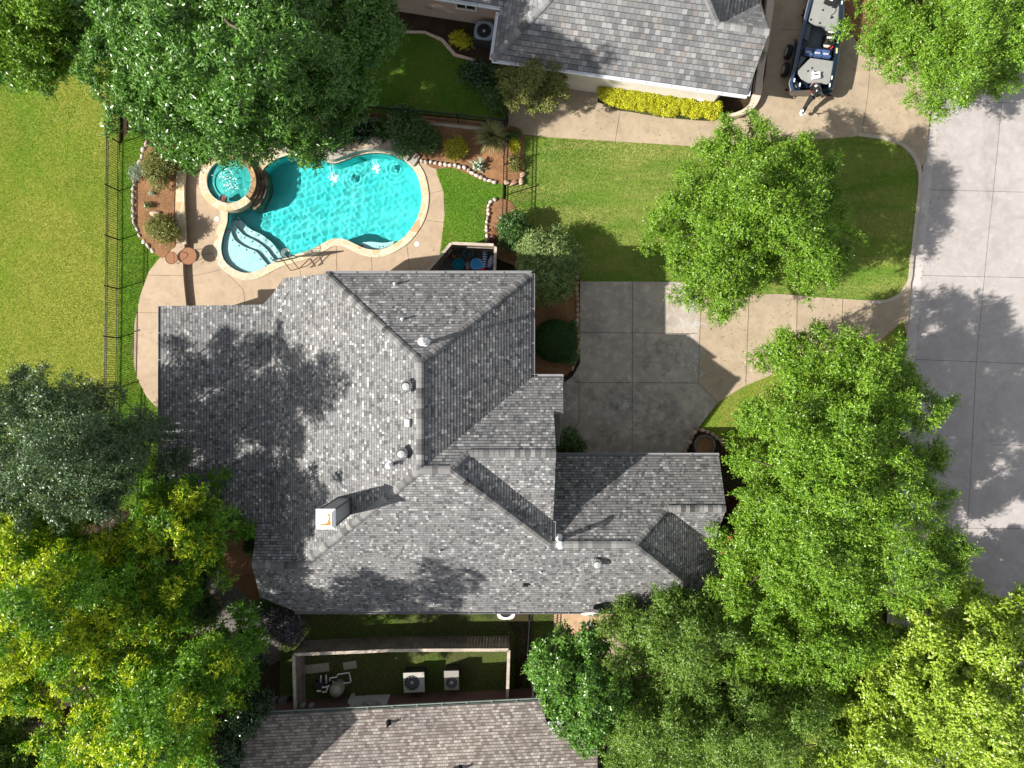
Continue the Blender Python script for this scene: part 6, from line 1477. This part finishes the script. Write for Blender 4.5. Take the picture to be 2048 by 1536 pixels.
tree('small olive leaved crape tree at the corner of the northern house', [(1012, 130), (1030, 105), (1065, 95), (1100, 103), (1125, 120), (1138, 150), (1125, 185), (1095, 205), (1060, 210), (1025, 200), (1010, 170)], (1070, 165), 1.4, 3.6, M['leaf_olive'], 95, .5, .4, 32, .32, 7, .10, .042, limbs=10, trunk_r=.07, gz0=.03, grow=-.05, fine=.9)
tree('glossy dark magnolia with white glints at the bottom beside the tan roof', [(440, 1420), (475, 1390), (505, 1405), (525, 1440), (520, 1490), (495, 1520), (470, 1580), (430, 1580), (428, 1480)], (470, 1480), 1.8, 4.6, M['leaf_gloss'], 97, .55, .42, 30, .3, 6, .12, .055, limbs=8, trunk_r=.1)
print('tree leaves', LEAVES[0])
DENS[0] = 1.15
# ---- shrubs
shrub('willow_shrub', 'tall willow leaved shrub with pale tips between the lawn and the garage corner', 1092, 530, .03, (1.5, 2.0, 2.6), M['leaf_willow'], 101, 26, 42, .5, 8, .17, .035, r0=.62, up=.5, spread=.35, flat=.35)
shrub('evergreen_shrub', 'upright glossy evergreen shrub along the iron fence by the front lawn', 1028, 458, .03, (.62, 1.35, 1.9), M['leaf_shrub'], 102, 18, 60, .25, 6, .10, .055, r0=.45)
shrub('topiary_shrub', 'large clipped round evergreen ball in the shade beside the driveway', 1111, 681, .03, (.95, 1.2, 1.5), M['leaf_box'], 103, 1, 330, .10, 5, .055, .035, r0=1.0, low=-.6, shell=.93, up=.1)
shrub('low_shrub', 'leafy green shrub tucked against the upper right of the clipped ball', 1140, 658, .03, (.5, .4, .6), M['leaf_shrub'], 104, 6, 60, .22, 6, .11, .045)
shrub('low_shrub', 'leafy green shrub tucked against the lower right of the clipped ball', 1136, 712, .03, (.55, .6, .6), M['leaf_shrub'], 105, 7, 60, .22, 6, .11, .045)
shrub('red_tip_shrub', 'dark shrub with a few reddish leaves in the shade by the front door', 1140, 890, .03, (.7, .8, 1.3), M['leaf_shrub'], 106, 8, 50, .25, 6, .10, .05)
shrub('pool_shrub', 'largest glossy green shrub behind the flagstone ledge', 812, 264, .05, (1.35, 1.2, 1.2), M['leaf_shrub'], 107, 14, 55, .26, 6, .11, .05, r0=.52)
shrub('pool_shrub', 'glossy green shrub between the big shrub and the golden shrub', 852, 276, .05, (.75, .8, 1.0), M['leaf_shrub'], 108, 8, 55, .26, 6, .11, .05)
shrub('cast_iron_plant', 'strappy dark leaved plant in the shade at the left end of the ledge', 672, 272, .05, (.8, .7, .6), M['leaf_gloss'], 109, 6, 34, .5, 3, .38, .09, up=.5, flat=.4)
shrub('cast_iron_plant', 'strappy dark leaved plant under the oak behind the ledge', 725, 258, .05, (1.0, .6, .6), M['leaf_gloss'], 110, 7, 34, .5, 3, .36, .09, up=.5, flat=.4)
shrub('cast_iron_plant', 'strappy dark leaved plant nearest the big glossy shrub', 765, 262, .05, (.6, .5, .6), M['leaf_shrub'], 111, 5, 34, .5, 3, .32, .08, up=.5, flat=.4)
shrub('golden_shrub', 'bright golden yellow shrub in the pool bed', 910, 293, .05, (.5, .65, .9), M['leaf_gold'], 112, 9, 60, .26, 6, .11, .04, r0=.32, up=.45)
shrub('olive_shrub', 'olive green shrub at the top of the western mulch bed', 317, 337, .3, (.85, .9, .9), M['leaf_olive'], 113, 12, 60, .28, 6, .10, .035, r0=.42)
shrub('olive_shrub', 'yellowish olive shrub with a dark shadow in the middle of the western bed', 318, 458, .3, (.85, .75, .9), M['leaf_olive'], 114, 12, 60, .28, 6, .10, .035, r0=.4)
shrub('silver_shrub', 'small silvery shrub spilling over the edging towards the iron fence', 276, 345, .1, (.42, .4, .5), M['leaf_agave'], 115, 6, 60, .26, 6, .10, .022, r0=.22)
shrub('small_plant', 'tiny bluish seedling in the mulch', 305, 383, .3, (.15, .15, .2), M['leaf_agave'], 116, 3, 70, .14, 4, .08, .03, r0=.1)
shrub('small_plant', 'tiny yellow green plant with a dark shadow in the mulch', 296, 412, .3, (.17, .17, .3), M['leaf_shrub'], 117, 3, 80, .14, 5, .08, .035, r0=.12)
shrub('golden_shrub', 'small yellow green shrub in the bed end outside the fence', 1027, 292, .05, (.33, .3, .4), M['leaf_hedge'], 118, 5, 70, .2, 5, .09, .035, r0=.22)
shrub('evergreen_shrub', 'dark shrub at the top of the bed end outside the fence', 1028, 272, .05, (.33, .25, .4), M['leaf_shrub'], 119, 4, 70, .2, 5, .09, .035, r0=.22)
shrub('variegated_shrub', 'round pale edged shrub at the foot of the bed end outside the fence', 1027, 328, .05, (.32, .40, .45), M['leaf_olive'], 120, 6, 70, .18, 6, .07, .035, r0=.25)
shrub('agave_plant', 'silvery rosette plant by the round stones', 958, 333, .06, (.35, .28, .2), M['leaf_agave'], 121, 4, 60, .3, 2, .26, .09, r0=.12, flat=.4)
shrub('bare_shrub', 'thin reddish shrub in the narrow mulch bed', 993, 452, .03, (.2, .35, .4), M['leaf_red'], 122, 4, 16, .25, 4, .10, .03, r0=.2)
shrub('purple_shrub', 'dark reddish shrub in the shadow of the screen fence', 990, 482, .03, (.35, .22, .5), M['leaf_red'], 123, 5, 50, .2, 5, .09, .04, r0=.2)
shrub('mauve_shrub', 'mauve flowering crape myrtle at the shaded corner of the house', 560, 1258, -.02, (1.35, 1.1, 2.2), M['petal_mauve'], 124, 16, 34, .3, 6, .09, .06, r0=.5)
shrub('evergreen_shrub', 'dark green bush below the clipped roof corner', 530, 1215, -.02, (.8, .6, 1.0), M['leaf_shrub'], 125, 8, 50, .26, 6, .11, .05, r0=.36)
shrub('evergreen_shrub', 'narrow green hedge plant against the west wall', 500, 1090, .0, (.35, .85, 1.4), M['leaf_box'], 126, 9, 90, .14, 5, .07, .04, r0=.34)
shrub('evergreen_shrub', 'glossy shrub at the foot of the mauve crape myrtle', 505, 1330, -.02, (.7, .6, .9), M['leaf_gloss'], 127, 8, 50, .26, 6, .11, .05, r0=.36)
shrub('shade_shrub', 'dark leafy shrub under the northern house eave', 960, 150, .03, (1.0, .7, .9), M['leaf_gloss'], 128, 8, 40, .3, 6, .11, .05, r0=.4)
shrub('shade_shrub', 'yellow green low shrub beside the blue grey air conditioner', 925, 80, .03, (.55, .45, .5), M['leaf_hedge'], 129, 6, 50, .24, 6, .09, .035, r0=.28)
shrub('shade_shrub', 'dark shrub at the end of the northern lawn by the fence', 990, 190, .0, (.5, .8, .9), M['leaf_shrub'], 130, 7, 40, .3, 6, .10, .045, r0=.36)
for i, (px, py) in enumerate(((1518, 60), (1512, 105), (1500, 140))):
    shrub('border_shrub', ('topmost', 'middle', 'lowest')[i] + ' dark shrub between the gable eave and the pinkish wall', px, py, .05, (.3, .6, .6), M['leaf_shrub'], 131 + i, 5, 60, .2, 5, .09, .04, group='shrubs behind the pinkish wall', r0=.27)
for i, (px, py) in enumerate(((1468, 1010), (1478, 1060), (1450, 1120), (1446, 1180))):
    shrub('red_tip_shrub', ('dark red leaved shrub by the garage end, topmost of four', 'second dark shrub down the garage end', 'third shrub down the garage end, below the red flowers', 'lowest shrub of the garage end')[i], px, py, .02, (.5, .7, 1.2), M['leaf_red'] if i < 1 else M['leaf_shrub'], 141 + i, 7, 50, .26, 6, .11, .05, r0=.38)
def flowers(label, spots, seed):
    r = np.random.RandomState(seed)
    for i, (px, py, z) in enumerate(spots):
        c = P(px, py, z); root = empty('flower_cluster', tuple(c), label, 'flower', 'red flower clusters by the garage end')
        V, rnd, tip = twigs([tuple(c)], [(.14, .14, .10)], seed + i, 90, .08, 4, .06, .045); leaf_mesh('blossom', V, rnd, tip, M['petal_red'], root)
flowers('red crape myrtle blossom cluster beside the garage roof', [(1446, 1103, 2.6), (1440, 1160, 2.4), (1435, 1178, 2.3), (1460, 1078, 2.6), (1510, 1020, 2.8), (1436, 1147, 2.4), (1430, 1190, 2.2), (1475, 1060, 2.5)], 160)
shrub('added_understory_shrub', 'tall leafy shrub added for shade under the yellow tipped tree', 385, 1120, -.1, (1.3, 1.6, 3.4), M['leaf_shrub'], 151, 18, 40, .35, 6, .12, .06, r0=.6)  # two shrubs added below the crown to shade the mulch and gravel
shrub('added_understory_shrub', 'leafy shrub added for shade at the left edge of the dark gravel', 392, 1215, -.1, (.9, 1.3, 2.6), M['leaf_shrub'], 152, 14, 40, .35, 6, .12, .06, r0=.55)
# palm-like yucca
def strap_plant(label, px, py, z, n, Lm, seed, mat):
    c = P(px, py, z + .5); root = empty('yucca_plant', (c.x, c.y, z), label, 'plant'); r = np.random.RandomState(seed); V = []; rn = []
    for i in range(n):
        a = r.uniform(0, 6.28); el = r.uniform(-.15, 1.35); L = Lm * r.uniform(.7, 1.1); hd = np.array([math.cos(a), math.sin(a), 0]); sd = np.array([-math.sin(a), math.cos(a), 0])
        p0 = np.array([c.x, c.y, z + .35]); p1 = p0 + (hd * math.cos(el) + np.array([0, 0, math.sin(el)])) * L * .55; p2 = p1 + (hd * math.cos(el - .5) + np.array([0, 0, math.sin(el - .5)])) * L * .45; w = .020
        V += [p0 - sd * w * .6, p1 - sd * w, p1 + sd * w, p0 + sd * w * .6, p1 - sd * w, p2 - sd * .002, p2 + sd * .002, p1 + sd * w]; q = r.rand() * (.55 if el > .3 else 1); rn += [q, q]
    leaf_mesh('leaves', np.array(V), np.array(rn), np.zeros(len(rn)), mat, root)
    b = MB(); b.tube([(c.x, c.y, z - .02), (c.x, c.y, z + .4)], [.11, .08], 8); b.build('stem', M['bark'], root)
strap_plant('spiky straw tipped yucca beside the iron fence', 984, 272, .05, 320, 1.0, 171, M['leaf_straw'])
for px, py, lab in ((356, 465, 'twiggy plant growing in the pale rimmed pot'), (450, 399, 'rust coloured plant growing in the blue pot')):
    shrub('pot_plant', lab, px, py, .62 if px < 400 else .52, (.12, .12, .25), M['leaf_olive'] if px < 400 else M['leaf_red'], 175 + px, 3, 60, .2, 5, .08, .02, cat='plant', r0=.08, up=.6)
# golden hedge along the northern house front
hd = empty('hedge', (*XY(1320, 200), .035), 'bright yellow green clipped hedge along the northern house front', 'hedge')
hp = XYs([(1193, 165), (1230, 172), (1300, 182), (1380, 192), (1445, 200), (1446, 216), (1440, 236), (1400, 234), (1330, 228), (1250, 214), (1214, 204), (1197, 190)], .85)
r = np.random.RandomState(180); xs = [p[0] for p in hp]; ys = [p[1] for p in hp]
c = r.uniform((min(xs), min(ys)), (max(xs), max(ys)), (900, 2)); c = c[inside(c[:, 0], c[:, 1], offset(hp, -.12))]
cl = [(x, y, .66 + r.normal() * .03) for x, y in c[:420]]
V, rnd, tip = twigs(cl, [(.17, .17, .22)] * len(cl), 181, 130, .11, 5, .075, .03, shell=.7, up=.6, low=-.1, flat=.4); V[:, 2] = np.clip(V[:, 2], .04, 2)
leaf_mesh('foliage', V, rnd, tip, M['leaf_hedge'], hd)
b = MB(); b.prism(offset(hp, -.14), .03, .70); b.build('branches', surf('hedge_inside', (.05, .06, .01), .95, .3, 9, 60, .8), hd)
hs = XYs([(1193, 166), (1197, 192), (1214, 207), (1250, 217), (1330, 231), (1400, 237), (1442, 239)])
for i, p in enumerate(resample(hs, .24)[:-1]):
    b = MB(); b.box((p[0], p[1] - .02, .06), (.21, .10, .09), -.14 + rng.uniform(-.05, .05)); tag(b.build('edging_brick', M['pink_block'], bevel=.01), 'small pink edging brick at the foot of the golden hedge', 'brick', 'edging bricks of the golden hedge')
# ---- grass blades: nobody could count them
def grass(name, poly, holes, dens, h, mat, seed, z=0.0, sx=1.0):
    r = np.random.RandomState(seed); xs = [p[0] for p in poly]; ys = [p[1] for p in poly]
    x0, x1, y0, y1 = max(min(xs), -26), min(max(xs), 26), max(min(ys), -20), min(max(ys), 20)
    n = int((x1 - x0) * (y1 - y0) * dens); c = r.uniform((x0, y0), (x1, y1), (n, 2)); c = c[inside(c[:, 0], c[:, 1], poly)]
    for hpoly in holes: c = c[~inside(c[:, 0], c[:, 1], hpoly)]
    pt = np.zeros(len(c))
    for q in range(14):
        th = r.uniform(0, 6.28); fq = .22 * 1.36 ** q; pt += .8 ** q * np.sin((c[:, 0] * math.cos(th) * sx + c[:, 1] * math.sin(th)) * fq + r.uniform(0, 6.28))
    pt = np.clip(.32 + .55 * pt, 0, 1)
    n = len(c); a = r.uniform(0, 6.28, n); lean = r.uniform(.2, 1.0, n); hh = h * r.uniform(.5, 1.3, n); w = .011 * r.uniform(.7, 1.5, n)
    d = np.stack([np.cos(a), np.sin(a)], 1); s = np.stack([-np.sin(a), np.cos(a)], 1)
    V = np.zeros((n, 3, 3)); V[:, 0, :2] = c - s * w[:, None]; V[:, 1, :2] = c + s * w[:, None]; V[:, 2, :2] = c + d * (hh * lean)[:, None] * 1.2
    V[:, :2, 2] = z; V[:, 2, 2] = z + hh * (1 - .5 * lean)
    pn = .5 + .5 * np.sin(c[:, 0] * .9 + np.sin(c[:, 1] * .7) * 2) * np.sin(c[:, 1] * 1.1 + 1.3 * np.sin(c[:, 0] * .45))
    rnd = np.clip(.6 * r.rand(n) + .4 * pn, 0, 1)
    o = leaf_mesh(name, V.reshape(-1, 3), rnd, pt * (.6 + .4 * r.rand(n)), mat, None, 3); o['kind'] = 'stuff'
    return o
grass('grass', LEFT_LAWN, [], 1300, .05, M['blade_yellow'], 201)
grass('grass', FRONT_LAWN, [PAD], 1200, .06, M['blade_front'], 202, 0.0, .3)
grass('grass', SIDE_LAWN, [], 1500, .06, M['blade_green'], 203, .01)
grass('grass', STRIP, [], 1200, .06, M['blade_green'], 204)
grass('grass', RIGHT_LAWN, [DRIVE], 500, .06, M['blade_green'], 205)
grass('grass', NORTH_LAWN, [], 700, .05, M['blade_green'], 206)
grass('grass', SOUTH_YARD, [], 500, .05, M['blade_green'], 207, -.01)
# dry leaves blown onto the paving
def litter(name, areas, n, z, seed):
    r = np.random.RandomState(seed); V = []; rn = []
    for poly, zz, m in areas:
        xs = [p[0] for p in poly]; ys = [p[1] for p in poly]; c = r.uniform((max(min(xs), -25), max(min(ys), -19)), (min(max(xs), 25), min(max(ys), 19)), (m * 4, 2)); c = c[inside(c[:, 0], c[:, 1], poly)][:m]
        for x, y in c:
            a = r.uniform(0, 6.28); L = r.uniform(.025, .055); d = np.array([math.cos(a), math.sin(a), 0]) * L; s_ = np.array([-math.sin(a), math.cos(a), 0]) * L * .35; p = np.array([x, y, zz + .006])
            V += [p - d, p + s_ + [0, 0, .012], p + d, p - s_ + [0, 0, .006]]; rn.append(r.rand())
    o = leaf_mesh(name, np.array(V), np.array(rn), np.zeros(len(rn)), leaf_mat('dry_leaf', [(.06, .04, .02), (.14, .09, .035), (.24, .17, .06), (.16, .15, .04)], None, 0, .1, .7, .1), None); o['kind'] = 'stuff'
litter('fallen_leaves', [(DRIVE, .035, 160), (NDRIVE, .04, 170), (XYs([(1815, 180), (1900, 180), (1880, 700), (1800, 700)]), -.07, 120), (DECK, .0, 25), (TERR2, .27, 15), (PAD, .035, 40), (XYs([(1108, 1215), (1330, 1215), (1330, 1345), (1108, 1345)]), .004, 80)], 0, 0, 301)
